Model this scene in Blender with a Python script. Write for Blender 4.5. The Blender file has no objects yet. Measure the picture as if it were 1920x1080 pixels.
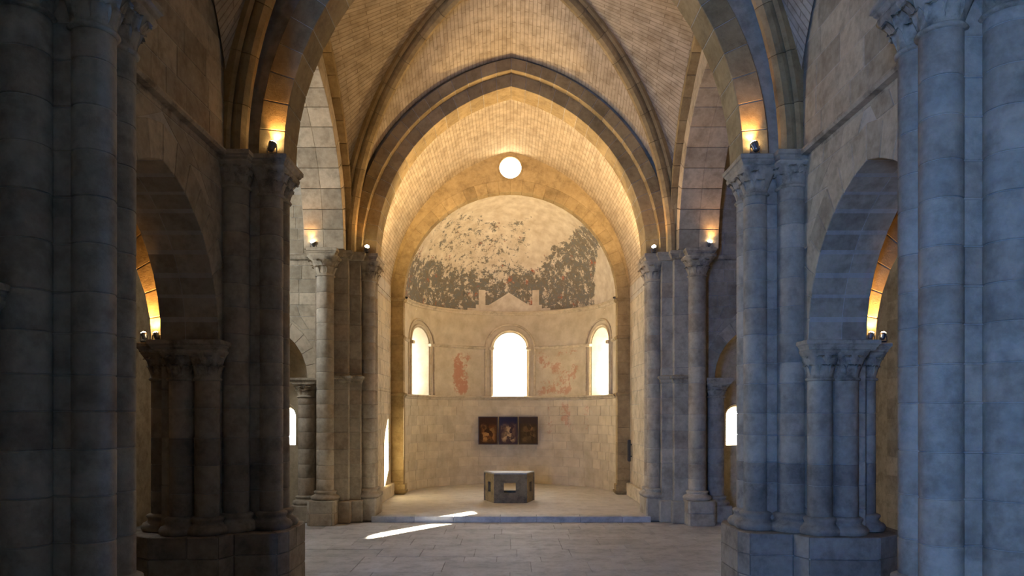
import bpy, bmesh, math, random
from mathutils import Vector, Matrix
from mathutils.geometry import tessellate_polygon

random.seed(7)
sc = bpy.context.scene
COL = sc.collection
PI = math.pi

# ------------------------------------------------------------------ camera
F_PX = 1355.0
EYE = (-0.10, 0.0, 3.12)
cam_d = bpy.data.cameras.new('camera')
cam = bpy.data.objects.new('camera', cam_d)
COL.objects.link(cam)
cam.location = EYE
cam.rotation_euler = (PI / 2, 0, 0)
cam_d.sensor_fit = 'HORIZONTAL'
cam_d.sensor_width = 36.0
cam_d.lens = 36.0 * F_PX / 1920.0
cam_d.shift_x = 8.0 / 1920.0
cam_d.shift_y = 237.0 / 1920.0
cam_d.clip_start = 0.05
cam_d.clip_end = 300
sc.camera = cam

# ------------------------------------------------------------------ world, sun, daylight, exposure
sc.view_settings.view_transform = 'Standard'
sc.view_settings.look = 'None'
sc.view_settings.gamma = 1.0
sc.view_settings.use_curve_mapping = False
sc.view_settings.exposure = -0.30

SKY = 25.0
SUN = 170.0
WEST = 3000.0
world = bpy.data.worlds.new('sky')
sc.world = world
world.use_nodes = True
bg = world.node_tree.nodes['Background']
bg.inputs['Color'].default_value = (0.95, 0.97, 1.0, 1)
bg.inputs['Strength'].default_value = SKY


def light(name, kind, loc, energy, color, aim=None, parent=None, **kw):
    d = bpy.data.lights.new(name, kind)
    d.energy = energy
    d.color = color
    for k, v in kw.items():
        setattr(d, k, v)
    o = bpy.data.objects.new(name, d)
    COL.objects.link(o)
    if aim is not None:
        o.rotation_euler = (Vector(aim) - Vector(loc)).to_track_quat('-Z', 'Y').to_euler()
    o.location = loc
    if parent is not None:
        o.parent = parent
        o.location = Vector(loc) - WL[parent.name]
    return o


SUN_AZ = (0.60, 0.80)
SUN_TAN = 0.465
sv = Vector((SUN_AZ[0], SUN_AZ[1], SUN_TAN)).normalized()
light('sun', 'SUN', sv * 60, SUN, (1.0, 0.90, 0.70), aim=(0, 0, 0), angle=math.radians(0.6))
# added blue light at an invented west opening; daylight at the north transept window
light('west_added_light', 'AREA', (-4.50, -6.45, 4.15), WEST, (0.02, 0.28, 1.0), aim=(-4.50, 10, 4.15),
      shape='RECTANGLE', size=1.3, size_y=6.8)
light('north_daylight', 'AREA', (-10.9, 17.2, 7.6), 640, (0.78, 0.88, 1.0), aim=(-5, 19.5, 5.5),
      shape='RECTANGLE', size=1.6, size_y=3.4)

cy = sc.cycles
cy.use_denoising = True
cy.max_bounces = 10
cy.diffuse_bounces = 6
cy.transparent_max_bounces = 8
cy.sample_clamp_indirect = 6.0
cy.caustics_reflective = False
cy.caustics_refractive = False

# ------------------------------------------------------------------ helpers: objects
WL = {}          # world location of every object that may be a parent


def reg(o, parent, world):
    o.parent = parent
    w = Vector(world)
    o.location = w - (WL[parent.name] if parent is not None else Vector((0, 0, 0)))
    WL[o.name] = w
    return o


def empty(name, world=(0, 0, 0), parent=None):
    o = bpy.data.objects.new(name, None)
    COL.objects.link(o)
    o.empty_display_size = 0.2
    return reg(o, parent, world)


def tag(o, label=None, cat=None, group=None, kind=None):
    if label:
        o['label'] = label
    if cat:
        o['category'] = cat
    if group:
        o['group'] = group
    if kind:
        o['kind'] = kind
    return o


def link(name, me, mat, parent=None, world=(0, 0, 0)):
    o = bpy.data.objects.new(name, me)
    if mat is not None and not me.materials:
        me.materials.append(mat)
    COL.objects.link(o)
    return reg(o, parent, world)


def mk(name, verts, faces, mat, parent=None, smooth=False, uvs=None, world=None):
    """verts in world space; the object's origin is put at `world` (default: its parent's origin)"""
    if world is None:
        world = WL[parent.name] if parent is not None else Vector((0, 0, 0))
    w = Vector(world)
    me = bpy.data.meshes.new(name)
    me.from_pydata([tuple(Vector(v) - w) for v in verts], [], faces)
    if uvs is not None:
        l = me.uv_layers.new(name='UVMap')
        for lp in me.loops:
            l.data[lp.index].uv = uvs[lp.vertex_index]
    if smooth:
        me.shade_smooth()
    return link(name, me, mat, parent, w)


def fixn(o):
    bm = bmesh.new()
    bm.from_mesh(o.data)
    bmesh.ops.remove_doubles(bm, verts=bm.verts, dist=1e-5)
    bmesh.ops.recalc_face_normals(bm, faces=bm.faces)
    bm.to_mesh(o.data)
    bm.free()
    return o


_HF = None


def hexa_data(c, b=0.008):
    """chamfered hexahedron: c[i][j][k] corner positions"""
    vid = {}
    V = []
    Fc = []
    for i in (0, 1):
        for j in (0, 1):
            for k in (0, 1):
                p = c[i][j][k]
                ei = c[1 - i][j][k] - p
                ej = c[i][1 - j][k] - p
                ek = c[i][j][1 - k] - p
                li, lj, lk = ei.length, ej.length, ek.length
                di = ei * (min(b / li, .3) if li > 1e-6 else 0)
                dj = ej * (min(b / lj, .3) if lj > 1e-6 else 0)
                dk = ek * (min(b / lk, .3) if lk > 1e-6 else 0)
                for a, q in ((0, p + dj + dk), (1, p + di + dk), (2, p + di + dj)):
                    vid[i, j, k, a] = len(V)
                    V.append(q)
    g = vid
    for s in (0, 1):
        Fc.append([g[s, 0, 0, 0], g[s, 1, 0, 0], g[s, 1, 1, 0], g[s, 0, 1, 0]])
        Fc.append([g[0, s, 0, 1], g[1, s, 0, 1], g[1, s, 1, 1], g[0, s, 1, 1]])
        Fc.append([g[0, 0, s, 2], g[1, 0, s, 2], g[1, 1, s, 2], g[0, 1, s, 2]])
    for s in (0, 1):
        for t in (0, 1):
            Fc.append([g[s, t, 0, 0], g[s, t, 1, 0], g[s, t, 1, 1], g[s, t, 0, 1]])
            Fc.append([g[s, 0, t, 0], g[s, 1, t, 0], g[s, 1, t, 2], g[s, 0, t, 2]])
            Fc.append([g[0, s, t, 1], g[1, s, t, 1], g[1, s, t, 2], g[0, s, t, 2]])
    for i in (0, 1):
        for j in (0, 1):
            for k in (0, 1):
                Fc.append([g[i, j, k, 0], g[i, j, k, 1], g[i, j, k, 2]])
    return V, Fc


def hexa(name, c, mat, parent, b=0.008):
    V, Fc = hexa_data(c, b)
    return fixn(mk(name, V, Fc, mat, parent))


def boxc(x0, x1, y0, y1, z0, z1):
    return [[[Vector((x, y, z)) for z in (z0, z1)] for y in (y0, y1)] for x in (x0, x1)]


def box(name, x0, x1, y0, y1, z0, z1, mat, parent=None, b=0.0):
    if b > 0:
        return hexa(name, boxc(x0, x1, y0, y1, z0, z1), mat, parent, b)
    V = [(x, y, z) for x in (x0, x1) for y in (y0, y1) for z in (z0, z1)]
    Fc = [(0, 1, 3, 2), (4, 6, 7, 5), (0, 4, 5, 1), (2, 3, 7, 6), (0, 2, 6, 4), (1, 5, 7, 3)]
    return mk(name, V, Fc, mat, parent)


def slab(name, outer, holes, mapf, d0, d1, mat, parent=None):
    """plate with holes: outlines in (u, v), extruded from d0 to d1 through mapf"""
    loops = [outer] + list(holes)
    pts = [p for l in loops for p in l]
    tris = tessellate_polygon([[Vector((p[0], p[1], 0)) for p in l] for l in loops])
    n = len(pts)
    V = [mapf(p[0], p[1], d0) for p in pts] + [mapf(p[0], p[1], d1) for p in pts]
    Fc = [tuple(t) for t in tris] + [tuple(i + n for i in reversed(t)) for t in tris]
    o = 0
    for l in loops:
        m = len(l)
        for i in range(m):
            a, b_ = o + i, o + (i + 1) % m
            Fc.append((a, b_, b_ + n, a + n))
        o += m
    return fixn(mk(name, V, Fc, mat, parent))


def lathe_mesh(name, prof, seg=20, a0=0, a1=2 * PI, cap=True):
    V, Fc = [], []
    full = abs(a1 - a0 - 2 * PI) < 1e-6
    cols = seg if full else seg + 1
    for r, z in prof:
        for i in range(cols):
            a = a0 + (a1 - a0) * i / seg
            V.append((r * math.cos(a), r * math.sin(a), z))
    for k in range(len(prof) - 1):
        for i in range(seg):
            j = (i + 1) % cols
            Fc.append((k * cols + i, k * cols + j, (k + 1) * cols + j, (k + 1) * cols + i))
    me = bpy.data.meshes.new(name)
    me.from_pydata(V, [], Fc)
    me.shade_smooth()
    return me


# ------------------------------------------------------------------ helpers: materials
def nodes_of(name):
    m = bpy.data.materials.new(name)
    m.use_nodes = True
    nt = m.node_tree
    return m, nt, nt.nodes['Principled BSDF']


def N(nt, t, **kw):
    n = nt.nodes.new(t)
    for k, v in kw.items():
        setattr(n, k, v)
    return n


def mathn(nt, op, a, b=None, c=None, clamp=False):
    n = N(nt, 'ShaderNodeMath', operation=op, use_clamp=clamp)
    for i, x in enumerate((a, b, c)):
        if x is None:
            continue
        if isinstance(x, (int, float)):
            n.inputs[i].default_value = x
        else:
            nt.links.new(x, n.inputs[i])
    return n.outputs[0]


def noise(nt, vec, scale, detail=4, rough=0.55):
    n = N(nt, 'ShaderNodeTexNoise')
    n.inputs['Scale'].default_value = scale
    n.inputs['Detail'].default_value = detail
    n.inputs['Roughness'].default_value = rough
    nt.links.new(vec, n.inputs['Vector'])
    return n.outputs['Fac']


def ramp(nt, fac, stops):
    r = N(nt, 'ShaderNodeValToRGB')
    e = r.color_ramp.elements
    while len(e) > 1:
        e.remove(e[-1])
    e[0].position = stops[0][0]
    e[0].color = (*stops[0][1], 1)
    for p, c in stops[1:]:
        x = e.new(p)
        x.color = (*c, 1)
    nt.links.new(fac, r.inputs['Fac'])
    return r.outputs['Color']


def mixc(nt, fac, a, b, mode='MIX'):
    m = N(nt, 'ShaderNodeMix', data_type='RGBA', blend_type=mode)
    if isinstance(fac, (int, float)):
        m.inputs[0].default_value = fac
    else:
        nt.links.new(fac, m.inputs[0])
    for i, x in ((6, a), (7, b)):
        if isinstance(x, tuple):
            m.inputs[i].default_value = (*x, 1)
        else:
            nt.links.new(x, m.inputs[i])
    return m.outputs[2]


def bump(nt, bsdf, h, strength=0.3, dist=0.02):
    b = N(nt, 'ShaderNodeBump')
    b.inputs['Strength'].default_value = strength
    b.inputs['Distance'].default_value = dist
    nt.links.new(h, b.inputs['Height'])
    nt.links.new(b.outputs['Normal'], bsdf.inputs['Normal'])


def stone(name, lo, hi, vary=0.22, rough=0.9, stain=0.22, scale=1.0, redden=0.0):
    m, nt, bs = nodes_of(name)
    pos = N(nt, 'ShaderNodeNewGeometry').outputs['Position']
    n1 = noise(nt, pos, 1.3 * scale, 5, 0.6)
    n2 = noise(nt, pos, 9 * scale, 6, 0.65)
    n3 = noise(nt, pos, 45 * scale, 4, 0.6)
    rnd = N(nt, 'ShaderNodeObjectInfo').outputs['Random']
    f = mathn(nt, 'ADD', mathn(nt, 'MULTIPLY', n1, 0.5), mathn(nt, 'MULTIPLY', n2, 0.5))
    col = ramp(nt, f, [(0.33, lo), (0.66, hi)])
    if redden > 0:
        warm = mixc(nt, 1.0, col, (1.0, 0.78, 0.62), 'MULTIPLY')
        rr = mathn(nt, 'FRACT', mathn(nt, 'MULTIPLY', rnd, 7.31))
        col = mixc(nt, mathn(nt, 'MULTIPLY', mathn(nt, 'GREATER_THAN', rr, 0.72), redden), col, warm)
    dark = ramp(nt, noise(nt, pos, 2.6 * scale, 7, 0.7), [(0.36, (1 - stain,) * 3), (0.52, (1, 1, 1))])
    col = mixc(nt, 1.0, col, dark, 'MULTIPLY')
    v = mathn(nt, 'ADD', mathn(nt, 'MULTIPLY', rnd, 2 * vary), 1 - vary)
    h = N(nt, 'ShaderNodeHueSaturation')
    nt.links.new(col, h.inputs['Color'])
    nt.links.new(v, h.inputs['Value'])
    nt.links.new(h.outputs['Color'], bs.inputs['Base Color'])
    bs.inputs['Roughness'].default_value = rough
    bs.inputs['Specular IOR Level'].default_value = 0.25
    bump(nt, bs, mathn(nt, 'ADD', mathn(nt, 'MULTIPLY', n2, 0.7), mathn(nt, 'MULTIPLY', n3, 0.3)), 0.45, 0.02)
    return m


M_STONE = stone('sandstone', (0.36, 0.285, 0.19), (0.56, 0.47, 0.335), 0.2)
M_PIER = stone('pier_sandstone', (0.33, 0.275, 0.205), (0.54, 0.465, 0.35), 0.11, redden=0.25)
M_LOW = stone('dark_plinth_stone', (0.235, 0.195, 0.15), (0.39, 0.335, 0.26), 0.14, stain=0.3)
M_CARVED = stone('carved_sandstone', (0.36, 0.29, 0.20), (0.56, 0.47, 0.34), 0.08, stain=0.5)
M_MORTAR = stone('lime_mortar', (0.46, 0.41, 0.33), (0.60, 0.54, 0.44), 0.0)
M_ARCH = stone('arch_sandstone', (0.29, 0.20, 0.09), (0.45, 0.335, 0.17), 0.16)
M_FLOOR = stone('floor_limestone', (0.375, 0.37, 0.365), (0.545, 0.535, 0.525), 0.10, 0.6, 0.2)
M_FLOOR_LIT = stone('glare_lightened_paving', (0.50, 0.47, 0.42), (0.66, 0.625, 0.565), 0.08, 0.6, 0.15)  # lighter floor stone: the window glare is put into its colour
M_JOINT = stone('floor_joint', (0.20, 0.185, 0.165), (0.28, 0.26, 0.23), 0.0)
M_APSE = stone('apse_sandstone', (0.50, 0.41, 0.265), (0.70, 0.60, 0.43), 0.07, stain=0.22)


def web_material():
    m, nt, bs = nodes_of('vault_courses')
    uv = N(nt, 'ShaderNodeUVMap').outputs['UV']
    br = N(nt, 'ShaderNodeTexBrick')
    br.offset = 0.45
    nt.links.new(uv, br.inputs['Vector'])
    br.inputs['Color1'].default_value = (0.56, 0.47, 0.34, 1)
    br.inputs['Color2'].default_value = (0.48, 0.39, 0.27, 1)
    br.inputs['Mortar'].default_value = (0.36, 0.285, 0.19, 1)
    br.inputs['Scale'].default_value = 1.0
    br.inputs['Mortar Size'].default_value = 0.012
    br.inputs['Mortar Smooth'].default_value = 0.35
    br.inputs['Brick Width'].default_value = 0.8
    br.inputs['Row Height'].default_value = 0.115
    pos = N(nt, 'ShaderNodeNewGeometry').outputs['Position']
    n = noise(nt, pos, 3.0, 6, 0.65)
    c = mixc(nt, 0.65, br.outputs['Color'], ramp(nt, n, [(0.35, (0.55, 0.5, 0.45)), (0.6, (1.05, 1.02, 1.0))]), 'MULTIPLY')
    nt.links.new(c, bs.inputs['Base Color'])
    bs.inputs['Roughness'].default_value = 0.92
    bs.inputs['Specular IOR Level'].default_value = 0.2
    hh = mathn(nt, 'ADD', mathn(nt, 'MULTIPLY', mathn(nt, 'SUBTRACT', 1.0, br.outputs['Fac']), 0.8),
               mathn(nt, 'MULTIPLY', noise(nt, pos, 25, 4), 0.4))
    bump(nt, bs, hh, 0.6, 0.02)
    return m


M_WEB = web_material()


def simple(name, col, rough=0.6, metal=0.0):
    m, nt, bs = nodes_of(name)
    pos = N(nt, 'ShaderNodeNewGeometry').outputs['Position']
    n = noise(nt, pos, 14, 5)
    c = ramp(nt, n, [(0.3, tuple(x * 0.75 for x in col)), (0.7, col)])
    nt.links.new(c, bs.inputs['Base Color'])
    bs.inputs['Roughness'].default_value = rough
    bs.inputs['Metallic'].default_value = metal
    return m


M_BLACK = simple('black_metal', (0.03, 0.03, 0.032), 0.45)
M_ALU = simple('grey_lamp_metal', (0.30, 0.30, 0.31), 0.35, 0.8)


def emit(name, col, s):
    m, nt, bs = nodes_of(name)
    bs.inputs['Base Color'].default_value = (*col, 1)
    bs.inputs['Emission Color'].default_value = (*col, 1)
    bs.inputs['Emission Strength'].default_value = s
    return m


M_BULB = emit('lamp_lens', (1.0, 0.74, 0.42), 60)


def glass_mat():
    m, nt, bs = nodes_of('clear_pane')
    nt.nodes.remove(bs)
    out = nt.nodes['Material Output']
    t = N(nt, 'ShaderNodeBsdfTransparent')
    t.inputs['Color'].default_value = (0.95, 0.96, 0.95, 1)
    g = N(nt, 'ShaderNodeBsdfGlossy')
    g.inputs['Roughness'].default_value = 0.05
    mx = N(nt, 'ShaderNodeMixShader')
    mx.inputs[0].default_value = 0.05
    nt.links.new(t.outputs[0], mx.inputs[1])
    nt.links.new(g.outputs[0], mx.inputs[2])
    nt.links.new(mx.outputs[0], out.inputs['Surface'])
    return m


M_GLASS = glass_mat()


def frosted_mat():
    m, nt, bs = nodes_of('frosted_pane')
    nt.nodes.remove(bs)
    t = N(nt, 'ShaderNodeBsdfTranslucent')
    t.inputs['Color'].default_value = (0.85, 0.84, 0.80, 1)
    nt.links.new(t.outputs[0], nt.nodes['Material Output'].inputs['Surface'])
    return m


M_FROST = frosted_mat()


def sstep(nt, x, a, b):
    n = N(nt, 'ShaderNodeMapRange', interpolation_type='SMOOTHSTEP')
    n.inputs['From Min'].default_value = a
    n.inputs['From Max'].default_value = b
    nt.links.new(x, n.inputs['Value'])
    return n.outputs['Result']


def band(nt, x, a, b, s):
    return mathn(nt, 'MULTIPLY', sstep(nt, x, a - s, a + s), mathn(nt, 'SUBTRACT', 1.0, sstep(nt, x, b - s, b + s)))


def fresco_material():
    """remains of wall painting on the half dome: cream plaster, dark grey-green flakes, a few red ones"""
    m, nt, bs = nodes_of('half_dome_fresco')
    pos = N(nt, 'ShaderNodeNewGeometry').outputs['Position']
    sep = N(nt, 'ShaderNodeSeparateXYZ')
    nt.links.new(pos, sep.inputs[0])
    X, Z = sep.outputs['X'], sep.outputs['Z']
    mapp = N(nt, 'ShaderNodeMapping')
    mapp.inputs['Scale'].default_value = (1, 1, 1)
    nt.links.new(pos, mapp.inputs['Vector'])
    P = mapp.outputs['Vector']
    big = noise(nt, P, 0.9, 3, 0.5)
    mid = noise(nt, P, 2.6, 7, 0.72)
    fine = noise(nt, P, 7.0, 7, 0.8)
    wob = mathn(nt, 'MULTIPLY', mathn(nt, 'SUBTRACT', big, 0.5), 1.8)
    Zw = mathn(nt, 'ADD', Z, wob)
    low = mathn(nt, 'SUBTRACT', 1.0, sstep(nt, Zw, 8.6, 10.1))                     # band above the cornice
    rx = mathn(nt, 'ADD', mathn(nt, 'ADD', X, wob), mathn(nt, 'MULTIPLY', mathn(nt, 'SUBTRACT', 10.5, Z), 1.0))
    right = sstep(nt, rx, 1.9, 3.1)
    speck = mathn(nt, 'MULTIPLY', band(nt, mathn(nt, 'ADD', X, wob), -3.2, 0.9, 0.5), band(nt, Z, 8.0, 11.0, 0.3))
    w = mathn(nt, 'MAXIMUM', mathn(nt, 'MULTIPLY', low, 0.69), mathn(nt, 'MULTIPLY', right, 0.68))
    w = mathn(nt, 'MAXIMUM', w, mathn(nt, 'MULTIPLY', speck, 0.43))
    edge = mathn(nt, 'SUBTRACT', 1.0, sstep(nt, X, 3.3, 3.5))
    w = mathn(nt, 'MULTIPLY', w, edge)
    pat = mathn(nt, 'ADD', mathn(nt, 'MULTIPLY', mid, 0.45), mathn(nt, 'MULTIPLY', fine, 0.55))
    pat = mathn(nt, 'MULTIPLY', mathn(nt, 'SUBTRACT', pat, 0.35), 3.3, clamp=True)
    thr = mathn(nt, 'SUBTRACT', 1.0, w)
    d = mathn(nt, 'MULTIPLY', sstep(nt, mathn(nt, 'SUBTRACT', pat, thr), -0.03, 0.10), mathn(nt, 'GREATER_THAN', w, 0.02))
    # the pale outline of a lost altarpiece: gable with two stub posts
    ax = mathn(nt, 'ABSOLUTE', mathn(nt, 'ADD', X, 0.05))
    body = mathn(nt, 'MULTIPLY', mathn(nt, 'LESS_THAN', ax, 1.75), mathn(nt, 'LESS_THAN', Z, 7.62))
    gable = mathn(nt, 'LESS_THAN', Z, mathn(nt, 'SUBTRACT', 8.32, mathn(nt, 'MULTIPLY', ax, 0.62)))
    gable = mathn(nt, 'MULTIPLY', gable, mathn(nt, 'LESS_THAN', ax, 1.0))
    posts = mathn(nt, 'MULTIPLY', band(nt, ax, 1.0, 1.28, 0.01), mathn(nt, 'LESS_THAN', Z, 8.40))
    foot = mathn(nt, 'MULTIPLY', mathn(nt, 'LESS_THAN', ax, 1.4), mathn(nt, 'LESS_THAN', Z, 7.78))
    sil = mathn(nt, 'MAXIMUM', mathn(nt, 'MAXIMUM', body, gable), mathn(nt, 'MAXIMUM', posts, foot))
    d = mathn(nt, 'MULTIPLY', d, mathn(nt, 'SUBTRACT', 1.0, sil))
    cream = ramp(nt, noise(nt, P, 3.0, 5), [(0.3, (0.52, 0.43, 0.30)), (0.7, (0.74, 0.67, 0.53))])
    darkc = ramp(nt, noise(nt, P, 4.5, 6, 0.75), [(0.3, (0.10, 0.10, 0.085)), (0.46, (0.20, 0.165, 0.115)), (0.56, (0.15, 0.16, 0.15)), (0.7, (0.28, 0.19, 0.11))])
    redm = sstep(nt, noise(nt, P, 1.9, 5, 0.7), 0.59, 0.66)
    darkc = mixc(nt, redm, darkc, (0.38, 0.13, 0.07))
    col = mixc(nt, d, cream, darkc)
    nt.links.new(col, bs.inputs['Base Color'])
    bs.inputs['Roughness'].default_value = 0.9
    bump(nt, bs, fine, 0.3, 0.02)
    return m


def plaster_material():
    """apse drum between the strings: cream plaster with faded red paint patches"""
    m, nt, bs = nodes_of('apse_plaster')
    pos = N(nt, 'ShaderNodeNewGeometry').outputs['Position']
    sep = N(nt, 'ShaderNodeSeparateXYZ')
    nt.links.new(pos, sep.inputs[0])
    X, Z = sep.outputs['X'], sep.outputs['Z']
    base = ramp(nt, noise(nt, pos, 2.2, 6, 0.6), [(0.3, (0.54, 0.445, 0.285)), (0.7, (0.74, 0.64, 0.455))])
    n = mathn(nt, 'ADD', mathn(nt, 'MULTIPLY', noise(nt, pos, 1.6, 4), 0.5), mathn(nt, 'MULTIPLY', noise(nt, pos, 7, 7, 0.75), 0.5))
    lp = mathn(nt, 'MULTIPLY', band(nt, X, -2.45, -1.65, 0.2), band(nt, Z, 3.9, 5.8, 0.2))
    rp = mathn(nt, 'MULTIPLY', band(nt, X, 1.1, 2.9, 0.25), band(nt, Z, 3.9, 5.9, 0.2))
    lw = mathn(nt, 'MULTIPLY', band(nt, X, 1.4, 3.4, 0.3), band(nt, Z, 2.2, 3.7, 0.3))
    w = mathn(nt, 'MAXIMUM', mathn(nt, 'MAXIMUM', lp, mathn(nt, 'MULTIPLY', rp, 0.8)), mathn(nt, 'MULTIPLY', lw, 0.7))
    d = sstep(nt, mathn(nt, 'SUBTRACT', n, mathn(nt, 'SUBTRACT', 0.66, mathn(nt, 'MULTIPLY', w, 0.20))), -0.01, 0.06)
    d = mathn(nt, 'MULTIPLY', mathn(nt, 'MULTIPLY', d, w), 0.75)
    col = mixc(nt, d, base, (0.50, 0.17, 0.08))
    rnd = N(nt, 'ShaderNodeObjectInfo').outputs['Random']
    h = N(nt, 'ShaderNodeHueSaturation')
    nt.links.new(col, h.inputs['Color'])
    nt.links.new(mathn(nt, 'ADD', mathn(nt, 'MULTIPLY', rnd, 0.16), 0.92), h.inputs['Value'])
    nt.links.new(h.outputs['Color'], bs.inputs['Base Color'])
    bs.inputs['Roughness'].default_value = 0.92
    bump(nt, bs, noise(nt, pos, 12, 6, 0.7), 0.4, 0.02)
    return m


M_FRESCO = fresco_material()
M_PLASTER = plaster_material()

# ------------------------------------------------------------------ helpers: arches, walls
def arch_pts(a, c, n=16, off=0.0):
    """right springing -> apex -> left springing, relative to the centre of the springing line"""
    R = a + c + off
    te = math.acos(min(1, c / R)) if c > 1e-9 else PI / 2
    r = [(-c + R * math.cos(te * i / n), R * math.sin(te * i / n)) for i in range(n + 1)]
    return r + [(-u, v) for u, v in reversed(r[:-1])]


def arch_half(a, c, v, off=0.0):
    R = a + c + off
    if v <= 0:
        return a + off
    q = R * R - v * v
    return max(0.0, math.sqrt(q) - c) if q > c * c else 0.0


def opening(uc, a, c, z0, zs, n=16):
    return [(uc + a, z0)] + [(uc + u, zs + v) for u, v in arch_pts(a, c, n)] + [(uc - a, z0)]


def ring(name, parent, uc, zs, a, c, o0, o1, d0, d1, mapf, n, mat, piece='voussoir', gap=0.006, mortar=True, keep=None):
    """an arch ring of separate voussoirs (n per limb) over a recessed mortar core"""
    pivot = parent
    for side in (1, -1):
        R0, R1 = a + c + o0, a + c + o1
        t0, t1 = math.acos(c / R0), math.acos(c / R1)
        for k in range(n):
            cc = [[[None, None] for _ in (0, 1)] for _ in (0, 1)]
            for i in (0, 1):
                for j in (0, 1):
                    R = (R0, R1)[j]
                    te = (t0, t1)[j]
                    t = te * (k + i) / n + (gap / R) * (1 if i == 0 else -1)
                    u, v = side * (-c + R * math.cos(t)), R * math.sin(t)
                    for l in (0, 1):
                        cc[i][j][l] = Vector(mapf(uc + u, zs + v, (d0, d1)[l]))
            if keep is not None and not keep(cc[0][0][0], cc[1][1][1]):
                continue
            hexa(piece, cc, mat, pivot, 0.010)
    if mortar:
        e = 0.014
        inn = [(uc + u, zs + v) for u, v in arch_pts(a, c, 14, o0 + e)]
        outr = [(uc + u, zs + v) for u, v in arch_pts(a, c, 14, o1 - e)]
        m = len(inn)
        V = []
        for d in (d0 + e, d1 - e):
            V += [mapf(u, v, d) for u, v in inn] + [mapf(u, v, d) for u, v in outr]
        Fc = []
        for i in range(m - 1):
            Fc += [(i, i + 1, m + i + 1, m + i), (2 * m + i, 3 * m + i, 3 * m + i + 1, 2 * m + i + 1),
                   (i, 2 * m + i, 2 * m + i + 1, i + 1), (m + i, m + i + 1, 3 * m + i + 1, 3 * m + i)]
        for i in (0, m - 1):
            Fc.append((i, m + i, 3 * m + i, 2 * m + i))
        fixn(mk('mortar_core', V, Fc, M_MORTAR, pivot))


def ashlar(parent, u0, u1, v0, v1, mapf, d, proud, mat, course=0.42, length=0.8, arch=None, top=None, piece='stone', gap=0.005, seed=0):
    """facing stones on a flat wall. arch=(uc, a, c, zs, off) is left free; top(v)-> allowed (ulo, uhi)"""
    rng = random.Random(seed)
    v = v0
    while v < v1 - 0.05:
        h = course * rng.uniform(0.86, 1.14)
        if v + h > v1 - 0.15:
            h = v1 - v
        vb, vt = v, v + h
        runs = []
        lo_b, hi_b = (u0, u1) if top is None else top(vb)
        lo_t, hi_t = (u0, u1) if top is None else top(vt)
        if arch is not None:
            uc, a, c, zs, off = arch
            eb, et = arch_half(a, c, vb - zs, off) - 0.04, arch_half(a, c, vt - zs, off) - 0.04
            if eb > 0:
                et = max(et, 0)
                runs = [((lo_b, lo_t), (uc - eb, uc - et)), ((uc + eb, uc + et), (hi_b, hi_t))]
            else:
                runs = [((lo_b, lo_t), (hi_b, hi_t))]
        else:
            runs = [((lo_b, lo_t), (hi_b, hi_t))]
        for (ab, at), (bb, bt) in runs:
            wb, wt = bb - ab, bt - at
            if max(wb, wt) < 0.12:
                continue
            nn = max(1, round(max(wb, wt) / (length * rng.uniform(0.8, 1.2))))
            cuts = [0.0] + sorted(max(0.02, min(0.98, (k + rng.uniform(-0.22, 0.22)) / nn)) for k in range(1, nn)) + [1.0]
            for k in range(nn):
                f0, f1 = cuts[k], cuts[k + 1]
                us = lambda f, w: (ab + wb * f) if w == 0 else (at + wt * f)
                pr = proud * rng.uniform(0.6, 1.3)
                cc = [[[None, None] for _ in (0, 1)] for _ in (0, 1)]
                for i in (0, 1):
                    for j in (0, 1):
                        u = us((f0, f1)[i], j) + (gap if i == 0 else -gap)
                        w = (vb + gap) if j == 0 else (vt - gap)
                        for l in (0, 1):
                            cc[i][j][l] = Vector(mapf(u, w, d + (0.03 if l == 0 else -pr)))
                hexa(piece, cc, mat, parent, 0.009)
        v += h


def offset_path(path, d, closed):
    n = len(path)
    out = []
    for i in range(n):
        p = Vector(path[i])
        if closed or 0 < i < n - 1:
            a, b = Vector(path[i - 1]), Vector(path[(i + 1) % n])
            t1, t2 = (p - a).normalized(), (b - p).normalized()
        elif i == 0:
            t1 = t2 = (Vector(path[1]) - p).normalized()
        else:
            t1 = t2 = (p - Vector(path[i - 1])).normalized()
        n1, n2 = Vector((t1.y, -t1.x)), Vector((t2.y, -t2.x))
        m = (n1 + n2)
        m = m / max(0.25, m.length_squared) * 2
        out.append(p + m * d)
    return out


def moulding(name, path, prof, mat, parent=None, closed=False, smooth=False):
    """sweep a profile [(outwards, z)] along a plan path; outwards = right-hand side of travel"""
    path = [Vector((p[0], p[1])) for p in path]
    n = len(path)
    V, Fc = [], []
    for o, z in prof:
        V += [(q.x, q.y, z) for q in offset_path(path, o, closed)]
    for k in range(len(prof) - 1):
        for i in range(n if closed else n - 1):
            j = (i + 1) % n
            Fc.append((k * n + i, k * n + j, (k + 1) * n + j, (k + 1) * n + i))
    if closed:
        Fc.append(tuple(range(n)))
        Fc.append(tuple(range((len(prof) - 1) * n, len(prof) * n)))
    return fixn(mk(name, V, Fc, mat, parent, smooth))


def abacus_prof(z0, z1, out):
    h = z1 - z0
    return [(0, z0), (out * 0.25, z0 + h * 0.08), (out * 0.35, z0 + h * 0.3), (out * 0.62, z0 + h * 0.42),
            (out * 0.72, z0 + h * 0.55), (out, z0 + h * 0.62), (out, z1 - 0.012), (out - 0.012, z1)]


# ------------------------------------------------------------------ helpers: columns
_MC = {}


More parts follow.
